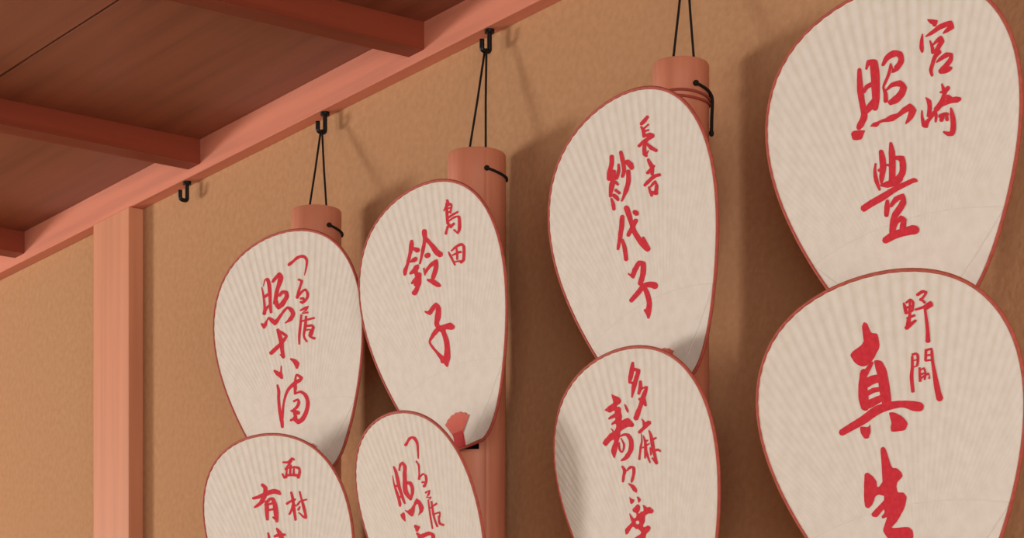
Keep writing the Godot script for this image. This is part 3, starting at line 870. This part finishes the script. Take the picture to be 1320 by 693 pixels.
	c.append([
		"376 1511 -1 0 377 1509 -4 -1 379 1507 -5 -1 400 1475 -21 0 398 1430 -21 6 380 1382 -19 7 377 1375 -15 5 375 1370 -5 2",
		"323 1434 -2 0 323 1432 -6 1 323 1430 -7 2 317 1385 -14 2 326 1330 -24 -1 338 1321 16 -16 361 1348 15 -11 396 1365 11 -10 432 1389 14 -12 440 1393 12 -10 445 1397 4 -3",
		"442 1409 -4 0 443 1405 -12 1 443 1399 -15 2 446 1366 -15 3 434 1329 -10 3 433 1325 -9 3 432 1322 -3 1",
		"538 1563 -2 0 539 1560 -7 0 539 1556 -9 0 548 1522 -17 1 552 1495 -21 2 553 1486 -17 1 554 1480 -6 0",
		"506 1509 0 -2 509 1508 1 -5 514 1508 1 -7 553 1504 7 -14 587 1518 13 -15 596 1522 10 -12 603 1525 4 -4",
		"557 1504 -4 2 555 1500 -11 5 552 1495 -13 6 532 1461 -19 10 499 1430 -21 16 459 1408 -17 16 449 1403 -14 13 442 1399 -5 4",
		"528 1470 0 -3 534 1469 0 -9 542 1468 0 -11 576 1462 -6 -14 592 1449 -16 -9 600 1441 -13 -8 606 1436 -4 -3",
		"475 1418 2 -3 480 1419 4 -9 488 1420 5 -11 543 1429 8 -18 597 1431 4 -20 649 1424 1 -22 675 1421 0 -14 685 1420 0 -12 693 1419 0 -4",
		"467 1350 2 -4 474 1351 6 -11 484 1353 7 -14 516 1358 2 -12 546 1350 -3 -14 556 1348 -2 -11 564 1346 -1 -4",
		"478 1317 4 -3 483 1320 12 -9 489 1325 14 -11 508 1340 11 -8 513 1344 9 -7 517 1347 3 -2",
		"482 1367 -3 0 483 1364 -9 0 485 1359 -11 0 495 1327 -14 -1 497 1321 -12 0 498 1317 -4 0",
		"542 1362 -4 1 542 1357 -12 2 542 1351 -14 2 541 1316 -16 3 541 1309 -13 2 541 1304 -5 1",
		"587 1387 -2 0 587 1385 -5 0 588 1382 -7 0 593 1341 -21 3 592 1290 -24 5 583 1240 -24 8 564 1215 -15 18 530 1221 7 14 494 1243 4 4 491 1245 3 3 488 1246 1 1",
	])
	c.append([
		"-175 1189 -3 1 -176 1186 -8 3 -177 1183 -10 3 -194 1137 -16 3 -192 1070 -21 1 -175 1002 -11 0 -174 997 -9 0 -173 994 -3 0",
		"-109 1268 -6 1 -108 1262 -16 2 -108 1254 -20 2 -106 1204 -31 5 -113 1140 -31 8 -136 1079 -24 8 -148 1043 -11 3 -149 1039 -9 3 -150 1036 -3 1",
		"-6 1296 -5 1 -6 1291 -13 2 -6 1285 -16 3 -9 1225 -31 6 -18 1150 -32 7 -33 1077 -32 8 -49 1025 -32 9 -53 1013 -26 8 -56 1004 -9 3",
		"-163 1128 2 -3 -157 1130 6 -10 -149 1132 7 -12 -67 1151 1 -8 -42 1123 -13 -5 -37 1117 -11 -4 -33 1113 -4 -2",
		"5 1185 -2 -4 13 1182 -4 -11 23 1179 -5 -13 73 1161 -26 -11 79 1116 -32 6 62 1065 -28 14 17 1032 -25 19 5 1023 -20 15 -3 1017 -7 5",
		"-161 1028 0 -3 -155 1027 0 -9 -147 1026 0 -11 -94 1019 3 -24 -17 1018 10 -27 31 1029 14 -23 47 1032 11 -19 59 1035 4 -7",
		"-378 903 4 -6 -367 905 11 -19 -351 909 14 -23 -268 927 13 -24 -155 945 13 -25 -26 971 10 -20 83 983 7 -18 161 989 3 -17 182 980 -6 -9 189 977 -5 -7 194 974 -2 -3",
		"-113 918 -4 1 -115 914 -12 3 -116 908 -15 4 -128 867 -27 7 -143 815 -21 6 -145 807 -17 5 -147 801 -6 2",
		"-97 861 3 -3 -92 864 10 -8 -86 868 12 -10 -33 900 14 -19 29 903 -19 -20 29 864 -30 13 -17 825 -25 19 -61 796 -27 17 -94 748 -27 9 -111 686 -29 8 -115 674 -24 6 -117 666 -8 2",
		"-95 693 4 -2 -92 697 12 -6 -88 703 14 -7 -57 740 12 -9 -7 762 8 -22 13 746 -28 2 -3 706 -29 8 -9 674 -32 7 -11 661 -27 6 -13 652 -9 2",
		"-214 640 4 -7 -201 643 11 -20 -185 646 13 -24 -104 662 11 -29 -11 663 6 -29 80 660 3 -34 102 655 -6 -31 126 650 -5 -26 143 646 -2 -9",
	])
	fan(Vector3(0.6120, 1.9318, 0.0726), Vector3(0.2051, 0.0494, 0.0047), "largest white fan of the upper row, two large and two small red characters", "painted paper fans on the bamboo poles", c)
	c = []
	c.append([
		"301 2066 -1 -2 307 2066 -2 -6 314 2065 -2 -8 396 2058 4 -13 468 2084 6 -14 496 2074 -11 -9 504 2071 -9 -7 510 2068 -3 -2",
		"459 2073 -4 2 454 2070 -11 6 447 2066 -13 7 387 2029 -15 8 335 1998 -13 7 328 1993 -11 6 323 1990 -4 2",
		"367 2027 -4 0 365 2024 -11 1 363 2019 -14 2 329 1945 -16 2 327 1940 -13 2 325 1936 -4 1",
		"263 1965 -5 -1 265 1961 -14 -3 269 1955 -18 -4 291 1924 -18 -9 322 1921 -3 -9 331 1921 -2 -7 337 1920 -1 -3",
		"365 2006 0 -3 371 2006 -1 -8 380 2006 -1 -9 474 2004 -3 -10 543 1993 -17 -9 553 1956 -23 2 516 1906 -21 5 511 1899 -18 4 508 1894 -6 1",
		"432 2034 -4 1 431 2031 -13 2 428 2026 -16 2 396 1957 -18 2 393 1951 -15 2 392 1947 -5 1",
		"479 2019 -4 0 478 2015 -13 1 476 2010 -16 2 453 1953 -18 2 451 1947 -15 2 450 1943 -5 1",
		"307 1939 0 -3 316 1939 -1 -10 327 1939 -1 -12 421 1937 -4 -13 522 1923 -6 -13 534 1922 -5 -10 543 1920 -2 -4",
	])
	c.append([
		"354 1785 -5 0 355 1781 -15 -1 356 1775 -19 -1 364 1709 -23 -1 355 1625 -23 0 347 1520 -21 0 347 1514 -17 0 347 1509 -6 0",
		"237 1673 2 -3 245 1675 7 -9 256 1678 8 -11 336 1699 5 -10 401 1706 2 -9 410 1707 2 -7 417 1708 1 -3",
		"257 1570 4 -1 261 1573 11 -4 266 1578 13 -5 314 1616 20 -6 356 1661 19 -5 361 1667 15 -4 365 1672 5 -1",
		"412 1643 2 2 409 1644 6 5 403 1646 7 6 366 1661 8 7 360 1663 7 5 355 1665 2 2",
		"494 1779 -5 0 494 1776 -13 -1 495 1771 -16 -1 504 1699 -18 -1 519 1614 -23 -2 522 1524 -23 2 494 1532 13 8 424 1579 9 4 420 1581 7 4 417 1583 3 1",
		"416 1650 3 -2 421 1653 9 -5 428 1656 11 -7 478 1683 5 -9 585 1693 2 -8 593 1693 1 -6 598 1694 0 -2",
		"414 1601 4 -1 418 1604 11 -4 423 1609 13 -5 451 1631 13 -5 456 1635 11 -4 460 1638 4 -1",
	])
	c.append([
		"-112 1893 -7 -3 -105 1888 -19 -8 -97 1882 -23 -10 -53 1848 -35 -2 -83 1790 -37 8 -144 1733 -28 14 -232 1697 -14 13 -291 1683 -7 10 -301 1681 -6 8 -308 1679 -2 3",
		"-312 1767 0 -4 -303 1768 1 -11 -290 1768 1 -13 -197 1774 5 -17 -60 1794 7 -22 73 1808 -3 -24 153 1790 -21 -19 170 1777 -19 -8 177 1771 -16 -7 183 1767 -5 -2",
		"-77 1733 -9 0 -78 1726 -25 1 -81 1717 -30 1 -97 1645 -38 1 -115 1555 -26 1 -117 1547 -21 1 -118 1541 -7 0",
		"-119 1685 5 -3 -113 1689 13 -8 -103 1694 16 -9 -25 1737 14 -13 30 1739 -24 -11 55 1683 -40 -3 49 1598 -42 0 37 1527 -26 0 36 1519 -21 0 35 1513 -7 0",
		"66 1535 5 4 56 1539 15 12 43 1544 18 14 -15 1566 10 8 -22 1569 8 6 -27 1571 3 2",
		"-79 1690 1 -3 -71 1690 2 -9 -61 1691 2 -10 17 1698 2 -12 28 1699 2 -10 37 1699 1 -3",
		"-96 1637 0 -3 -88 1637 1 -9 -78 1638 1 -10 21 1643 1 -12 32 1643 1 -10 41 1644 0 -3",
	])
	c.append([
		"-147 1432 -5 0 -147 1428 -14 -1 -147 1423 -17 -1 -146 1380 -24 0 -164 1296 -26 1 -166 1287 -21 1 -167 1282 -7 0",
		"-252 1314 2 -3 -245 1316 5 -8 -235 1318 6 -10 -153 1338 9 -12 -104 1353 7 -8 -96 1356 6 -7 -90 1358 2 -2",
		"8 1463 -4 -1 11 1460 -12 -3 14 1455 -15 -4 45 1417 -34 -7 60 1364 -42 0 36 1320 -34 5 30 1310 -28 4 25 1302 -9 1",
		"-62 1384 1 -4 -53 1384 2 -11 -40 1386 2 -13 37 1393 -1 -17 128 1390 -3 -12 140 1389 -2 -10 148 1389 -1 -3",
	])
	fan(Vector3(-0.2447, 1.7601, 0.0710), Vector3(0.2646, 0.0512, -0.0696), "white paper fan nearest the post in the lower row, small neat red characters", "painted paper fans on the bamboo poles", c)
	c = []
	c.append([
		"109 2048 6 -2 117 2051 17 -7 129 2056 20 -9 244 2101 13 -11 328 2098 -24 -9 366 2050 -29 -1 340 1982 -19 1 312 1922 -10 1 311 1920 -8 0 310 1918 -3 0",
	])
	c.append([
		"248 1906 -5 -1 250 1903 -15 -2 253 1899 -19 -3 281 1861 -23 0 249 1794 -19 1 219 1747 -25 2 216 1741 -21 2 213 1737 -7 1",
		"218 1749 3 -1 223 1750 8 -4 230 1753 10 -5 316 1781 3 -9 365 1762 -25 -3 349 1715 -24 3 285 1677 -24 7 276 1672 -19 5 269 1668 -7 2",
		"249 1716 -1 -2 257 1715 -4 -6 267 1714 -5 -8 306 1711 -5 -8 317 1710 -4 -6 324 1710 -1 -2",
	])
	c.append([
		"263 1619 1 -3 272 1620 4 -7 284 1621 5 -9 357 1629 -25 -7 320 1597 -19 5 275 1579 -14 -4 356 1573 -15 -7 331 1561 -12 4 325 1558 -10 3 321 1556 -3 1",
		"293 1557 -5 0 292 1554 -16 0 291 1550 -19 0 256 1439 -20 0 229 1313 -16 0 228 1309 -13 0 227 1306 -5 0",
		"287 1482 2 -2 293 1484 5 -5 301 1485 6 -6 435 1511 8 -8 447 1513 7 -7 455 1514 2 -2",
		"348 1539 -5 0 348 1536 -16 0 347 1531 -20 0 320 1406 -23 -1 334 1320 -23 -2 335 1315 -19 -1 336 1311 -6 0",
		"314 1425 0 -2 322 1426 0 -7 333 1426 0 -8 453 1432 -14 -8 433 1398 -19 1 430 1393 -15 1 428 1390 -5 0",
		"419 1408 -6 0 418 1404 -18 0 417 1399 -23 0 399 1344 -25 -3 463 1322 -17 -9 474 1319 -14 -7 482 1316 -5 -2",
	])
	c.append([
		"-319 1821 -2 0 -319 1820 -7 0 -320 1818 -9 0 -326 1746 -15 0 -317 1672 -26 -1 -313 1608 -29 -1 -317 1567 -35 0 -322 1549 -24 0 -323 1544 -20 0 -324 1540 -7 0",
		"-246 1900 -5 -1 -244 1897 -16 -2 -242 1892 -19 -2 -222 1855 -35 -2 -224 1782 -37 0 -236 1711 -33 -1 -227 1656 -28 -1 -218 1601 -26 -2 -208 1564 -17 -1 -207 1560 -14 -1 -207 1557 -5 0",
		"-332 1725 0 -3 -321 1725 1 -9 -305 1726 1 -11 -225 1728 0 -8 -214 1729 0 -6 -207 1729 0 -2",
		"-329 1612 3 -2 -320 1614 9 -7 -308 1617 11 -8 -217 1637 9 -7 -207 1639 7 -6 -200 1641 2 -2",
		"-152 1849 5 -1 -148 1852 16 -3 -143 1857 19 -3 -95 1897 24 -7 -42 1911 -23 -12 -12 1872 -41 0 -55 1804 -40 3 -99 1736 -45 3 -121 1665 -50 -2 -89 1613 -39 -6 -60 1588 -24 -5 -55 1583 -19 -4 -50 1580 -7 -1",
		"-107 1737 -3 -5 -90 1735 -9 -14 -67 1733 -11 -17 6 1727 -32 -12 36 1689 -34 -1 9 1646 -32 4 -39 1605 -27 5 -46 1599 -22 4 -52 1594 -8 1",
		"P -365 1475 -277 1491 -265 1468 -288 1404 -317 1410 -354 1440",
		"P -253 1511 -186 1494 -83 1518 -4 1557 31 1577 66 1591 115 1566 155 1527 167 1495 108 1459 8 1437 15 1448 61 1480 66 1529 42 1543 -9 1521 -75 1454 -124 1436 -178 1455",
	])
	c.append([
		"-129 1360 -7 -3 -121 1356 -22 -8 -109 1350 -27 -9 -75 1334 -57 -5 -98 1313 -30 5 -106 1306 -25 4 -112 1301 -9 1",
		"-126 1293 -6 -2 -122 1290 -17 -5 -115 1286 -20 -6 -66 1254 -38 -11 -53 1246 -31 -9 -45 1240 -11 -3",
		"-59 1253 1 -6 -39 1255 4 -17 -11 1257 5 -20 133 1269 -11 -18 203 1243 -43 -3 152 1189 -40 5 143 1180 -33 4 137 1173 -11 1",
		"-97 1272 -7 -1 -96 1268 -19 -2 -95 1263 -24 -2 -79 1204 -44 -4 -77 1194 -36 -3 -75 1187 -12 -1",
	])
	fan(Vector3(0.0273, 1.7381, 0.0724), Vector3(0.3208, -0.1905, -0.0908), "white paper fan in the lower row on the second pole, hanging before the shell tab", "painted paper fans on the bamboo poles", c)
	c = []
	c.append([
		"277 2217 -5 1 275 2213 -15 4 272 2208 -19 4 250 2166 -29 8 203 2109 -34 10 177 2074 -21 6 173 2068 -17 5 170 2064 -6 2",
		"235 2165 -3 -4 247 2162 -10 -13 264 2157 -12 -15 330 2138 -35 -1 293 2092 -33 11 225 2025 -28 9 176 1961 -16 4 173 1957 -13 4 171 1954 -4 1",
		"176 2077 -2 -2 182 2075 -7 -6 190 2072 -8 -7 258 2046 -12 -10 270 2041 -10 -9 279 2038 -3 -3",
		"341 2059 -5 1 339 2056 -13 2 338 2051 -16 3 322 2008 -26 7 283 1969 -22 8 277 1963 -18 6 272 1959 -6 2",
		"307 1994 1 -3 315 1994 2 -8 325 1994 3 -10 402 1994 -26 -6 367 1954 -32 11 274 1871 -29 11 176 1793 -34 13 165 1784 -28 11 157 1777 -9 4",
		"260 1929 -2 -3 268 1927 -7 -8 279 1923 -8 -10 338 1906 -27 -8 349 1865 -22 0 351 1858 -18 0 352 1854 -6 0",
	])
	c.append([
		"P 252 1779 287 1757 298 1737 343 1745 381 1735 383 1713 345 1701 287 1689 220 1670 187 1664 163 1682 199 1698 252 1711 266 1733",
		"211 1662 -2 0 210 1661 -6 1 210 1659 -7 1 197 1605 -11 2 159 1549 -16 4 115 1478 -18 4 112 1473 -15 3 110 1469 -5 1",
		"238 1644 -3 0 238 1642 -9 0 239 1639 -10 0 246 1591 -20 2 233 1537 -23 4 202 1474 -15 3 200 1470 -12 2 199 1467 -4 1",
		"235 1595 1 -3 243 1595 3 -9 254 1596 4 -10 284 1597 2 -6 291 1597 2 -5 295 1597 1 -2",
		"181 1552 1 -1 185 1553 3 -4 190 1553 4 -5 261 1564 5 -7 304 1569 3 -5 309 1570 3 -4 313 1570 1 -1",
		"239 1531 -4 0 240 1528 -11 0 240 1524 -14 0 247 1473 -15 0 260 1427 -11 0 262 1424 -9 0 262 1422 -3 0",
		"334 1671 -3 0 334 1669 -8 0 335 1666 -10 0 348 1624 -19 1 348 1574 -25 2 347 1519 -26 2 351 1463 -24 1 355 1406 -21 1 355 1400 -17 1 356 1396 -6 0",
		"337 1591 1 -3 345 1591 4 -8 354 1592 4 -10 409 1595 4 -8 418 1596 3 -7 424 1596 1 -2",
		"342 1505 0 -3 349 1505 1 -8 360 1505 1 -10 407 1503 -5 -10 440 1489 -9 -6 447 1486 -8 -5 452 1483 -3 -2",
		"311 1539 -4 1 310 1536 -13 2 309 1531 -16 2 298 1483 -13 2 297 1480 -10 1 297 1477 -4 0",
		"308 1459 -3 0 309 1457 -9 -1 312 1453 -11 -2 340 1415 -14 -2 343 1411 -11 -2 345 1408 -4 -1",
	])
	c.append([
		"P -123 2037 -66 2009 -4 1984 12 1955 -11 1941 -60 1936 -82 1924 -41 1921 -15 1895 -35 1874 -24 1841 -50 1808 55 1817 101 1788 132 1748 112 1731 33 1746 -49 1738 -92 1727 -99 1697 -133 1675 -193 1599 -246 1537 -269 1548 -293 1606 -225 1659 -204 1687 -275 1678 -343 1651 -375 1663 -399 1687 -351 1708 -248 1742 -204 1745 -238 1780 -212 1772 -176 1744 -141 1775 -137 1802 -200 1797 -213 1810 -133 1832 -128 1848 -235 1846 -244 1862 -177 1874 -126 1883 -121 1906 -196 1895 -276 1931 -236 1942 -170 1955 -112 1965 -122 2010",
		"P 34 1933 66 1910 95 1869 84 1849 59 1855 41 1888",
		"-111 1692 1 -2 -107 1692 3 -5 -101 1692 3 -6 -46 1697 -1 -11 11 1683 -22 -8 45 1633 -34 1 21 1574 -33 9 -44 1531 -26 14 -103 1513 -14 14 -159 1506 -4 5 -164 1505 -3 4 -168 1505 -1 1",
		"-101 1679 -3 0 -100 1677 -8 -1 -98 1674 -10 -1 -72 1625 -15 1 -91 1588 -17 5 -127 1571 5 8 -151 1602 15 0 -144 1646 15 -2 -143 1650 13 -1 -143 1653 4 0",
	])
	c.append([
		"-162 1467 -5 -1 -160 1463 -15 -1 -157 1458 -19 -2 -137 1422 -27 2 -167 1380 -22 5 -190 1342 -13 3 -192 1338 -11 2 -193 1336 -4 1",
		"-113 1414 2 -2 -109 1415 6 -5 -102 1417 7 -6 -38 1435 5 -12 3 1424 -24 -3 -5 1384 -24 5 -47 1334 -18 5 -62 1318 -9 3 -64 1316 -7 2 -65 1314 -2 1",
		"-115 1318 -2 -1 -112 1316 -6 -2 -108 1314 -7 -3 -64 1286 -23 -8 -30 1253 -29 -6 -21 1238 -18 -2 -18 1233 -15 -2 -16 1229 -5 -1",
	])
	c.append([
		"P -139 1215 -121 1204 -104 1190 -65 1179 -87 1159 -123 1150 -142 1161 -142 1181",
		"P -28 1199 3 1194 31 1165 10 1151 -20 1144 -20 1161 -24 1181",
		"P -130 1108 -32 1141 0 1118 -11 1092 -47 1068 -80 1070 -98 1081 -123 1090",
		"P -49 1077 -72 1010 -95 1012 -112 1005 -113 991 -83 981 -93 952 -119 946 -144 968 -175 975 -265 927 -299 927 -294 971 -180 1007 -172 1014 -183 1047 -186 1085 -171 1083 -147 1054 -131 1037 -98 1036 -81 1050 -77 1078",
		"P -59 1081 -39 1061 5 1075 33 1071 48 1095 38 1122 59 1119 104 1091 138 1095 188 1058 165 1035 98 1044 57 1037 32 1012 29 990 -14 962 -3 946 67 956 102 932 73 910 11 890 -15 848 -195 872 -156 889 -74 901 -52 916 -91 946 -104 957 -94 984 -69 983 -52 992 -60 1007 -84 1013",
	])
	fan(Vector3(0.3194, 1.7340, 0.0705), Vector3(0.2231, -0.1301, -0.0169), "white paper fan in the lower row on the third pole, a dense staggered red column", "painted paper fans on the bamboo poles", c)
	c = []
	c.append([
		"324 2104 -2 0 325 2101 -7 0 325 2098 -9 0 329 2067 -15 0 330 2031 -14 1 330 2025 -11 1 331 2021 -4 0",
		"340 2096 1 -2 344 2097 4 -6 349 2099 5 -7 383 2109 -2 -10 406 2087 -14 0 391 2043 -12 3 390 2038 -10 2 389 2034 -3 1",
		"331 2064 0 -2 336 2064 1 -6 341 2065 1 -8 397 2065 1 -8 402 2065 1 -6 406 2065 0 -2",
		"324 2029 1 -2 328 2030 2 -6 333 2030 2 -8 390 2037 3 -9 396 2038 2 -7 401 2038 1 -3",
		"381 2112 -3 1 380 2109 -8 2 379 2104 -10 2 363 2036 -13 3 340 1958 -12 3 339 1953 -10 2 338 1949 -3 1",
		"323 1994 1 -2 327 1994 2 -6 333 1995 2 -8 397 2000 2 -9 404 2000 2 -8 408 2001 1 -3",
		"298 1927 3 -4 305 1929 8 -11 314 1933 10 -13 354 1949 8 -12 400 1964 5 -9 406 1965 4 -7 410 1967 2 -2",
		"344 2001 -3 1 343 1998 -9 3 340 1993 -11 4 315 1939 -10 3 313 1935 -8 3 312 1932 -3 1",
		"447 2126 2 -3 452 2128 5 -8 459 2130 6 -10 500 2141 1 -12 532 2130 -17 -1 508 2108 -8 7 473 2091 -7 8 468 2089 -6 7 464 2087 -2 2",
		"468 2103 -2 -1 471 2100 -6 -4 475 2097 -8 -5 507 2067 -9 -5 511 2063 -7 -4 514 2060 -2 -2",
		"412 2036 0 -2 416 2036 1 -6 421 2036 2 -8 493 2040 3 -10 558 2054 1 -14 562 2038 -10 9 504 2020 -4 6 500 2019 -3 5 497 2018 -1 2",
		"501 2047 -3 0 500 2043 -10 1 500 2038 -12 1 498 1962 -14 1 491 1880 -15 2 478 1812 -20 3 477 1803 -17 3 475 1797 -6 1",
	])
	c.append([
		"316 1738 -3 1 315 1734 -10 2 314 1730 -12 2 300 1666 -14 3 278 1598 -17 3 267 1504 -16 2 266 1497 -13 1 266 1493 -4 0",
		"311 1746 0 -3 316 1746 1 -8 323 1746 1 -9 354 1746 -6 -8 366 1726 -12 1 348 1669 -9 4 319 1663 -3 6 315 1662 -2 5 312 1661 -1 2",
		"307 1706 0 -1 310 1706 0 -4 313 1706 0 -5 356 1704 0 -5 360 1704 0 -4 362 1703 0 -1",
		"448 1761 -3 1 447 1757 -10 2 446 1752 -12 3 428 1690 -12 3 427 1685 -10 2 426 1682 -3 1",
		"441 1751 0 -2 445 1751 1 -6 450 1752 1 -8 490 1752 -8 -8 491 1726 -14 1 486 1667 -15 1 485 1560 -20 1 486 1477 -26 1 491 1416 -31 0 492 1403 -25 0 493 1393 -9 0",
		"430 1719 0 -2 433 1718 0 -5 438 1718 0 -7 489 1714 0 -7 493 1714 0 -5 497 1714 0 -2",
		"422 1684 0 -2 425 1684 0 -5 430 1684 0 -7 481 1680 0 -7 486 1680 0 -5 489 1680 0 -2",
		"364 1650 -3 0 363 1647 -8 1 362 1643 -10 2 348 1561 -12 2 347 1556 -10 1 347 1553 -3 0",
		"356 1629 1 -2 360 1630 2 -5 364 1630 2 -7 400 1636 -8 -6 407 1599 -10 1 392 1565 -10 3 390 1561 -8 3 389 1558 -3 1",
		"352 1600 0 -2 356 1601 1 -5 361 1601 1 -7 406 1605 1 -7 410 1605 1 -5 414 1605 0 -2",
		"355 1575 1 -2 358 1576 3 -5 363 1577 3 -6 430 1594 -2 -9 431 1564 -10 0 431 1560 -8 0 431 1557 -3 0",
	])
	c.append([
		"P -61 2047 -33 2031 -12 1960 45 1945 45 1853 -28 1783 -98 1747 -150 1750 -210 1788 -244 1856 -86 1907 -85 2020",
		"P -31 1770 -2 1771 39 1755 70 1687 71 1584 65 1468 18 1427 -27 1446 -31 1550 -22 1665 -31 1719",
		"-134 1732 -8 2 -137 1724 -22 5 -141 1713 -27 7 -170 1627 -41 7 -183 1538 -47 4 -184 1473 -38 2 -184 1458 -31 2 -185 1446 -11 1",
		"-43 1765 -3 2 -47 1762 -8 6 -51 1759 -10 7 -101 1719 -17 14 -145 1694 -23 23 -161 1685 -19 19 -173 1679 -7 6",
		"-171 1623 4 -8 -155 1626 11 -25 -134 1631 14 -30 -79 1643 9 -31 -18 1645 4 -28 3 1646 3 -23 17 1646 1 -8",
		"-172 1552 2 -5 -164 1554 6 -13 -152 1556 8 -16 -87 1571 5 -18 -27 1569 0 -17 -15 1569 0 -14 -6 1568 0 -5",
		"-214 1473 3 -8 -199 1475 8 -23 -179 1479 10 -28 -115 1490 11 -28 -33 1505 9 -23 -17 1508 8 -19 -5 1511 3 -7",
		"-464 1329 3 -7 -452 1332 9 -19 -435 1336 11 -23 -331 1361 12 -26 -219 1388 16 -28 -86 1430 13 -31 38 1441 3 -28 156 1433 -5 -23 252 1403 -15 -32 302 1388 -13 -30 324 1381 -11 -24 340 1377 -4 -8",
		"P -263 1349 -188 1330 -166 1350 -175 1289 -207 1252 -241 1257 -266 1301",
		"P 19 1399 70 1392 144 1345 175 1294 140 1251 13 1261 13 1296 33 1331",
	])
	c.append([
		"P -111 1170 -83 1175 -62 1152 -40 1016 6 1009 43 968 44 942 -17 911 -33 873 -27 841 25 834 51 799 14 728 -80 640 -150 604 16 591 49 561 44 510 6 493 -151 512 -198 544 -226 599 -185 655 -161 688 -207 679 -217 696 -177 721 -177 747 -257 697 -296 707 -307 730 -163 806 -150 835 -200 850 -218 876 -170 920 -146 936 -131 1046",
		"P -298 1016 -269 1022 -223 984 -201 945 -208 905 -173 910 -175 859 -200 852 -235 848 -276 792 -322 770 -348 787 -348 834 -317 963",
	])
	fan(Vector3(0.6256, 1.7258, 0.0820), Vector3(0.2526, 0.0901, 0.0119), "largest lower white fan, two very thick red characters beside two thin small ones", "painted paper fans on the bamboo poles", c)
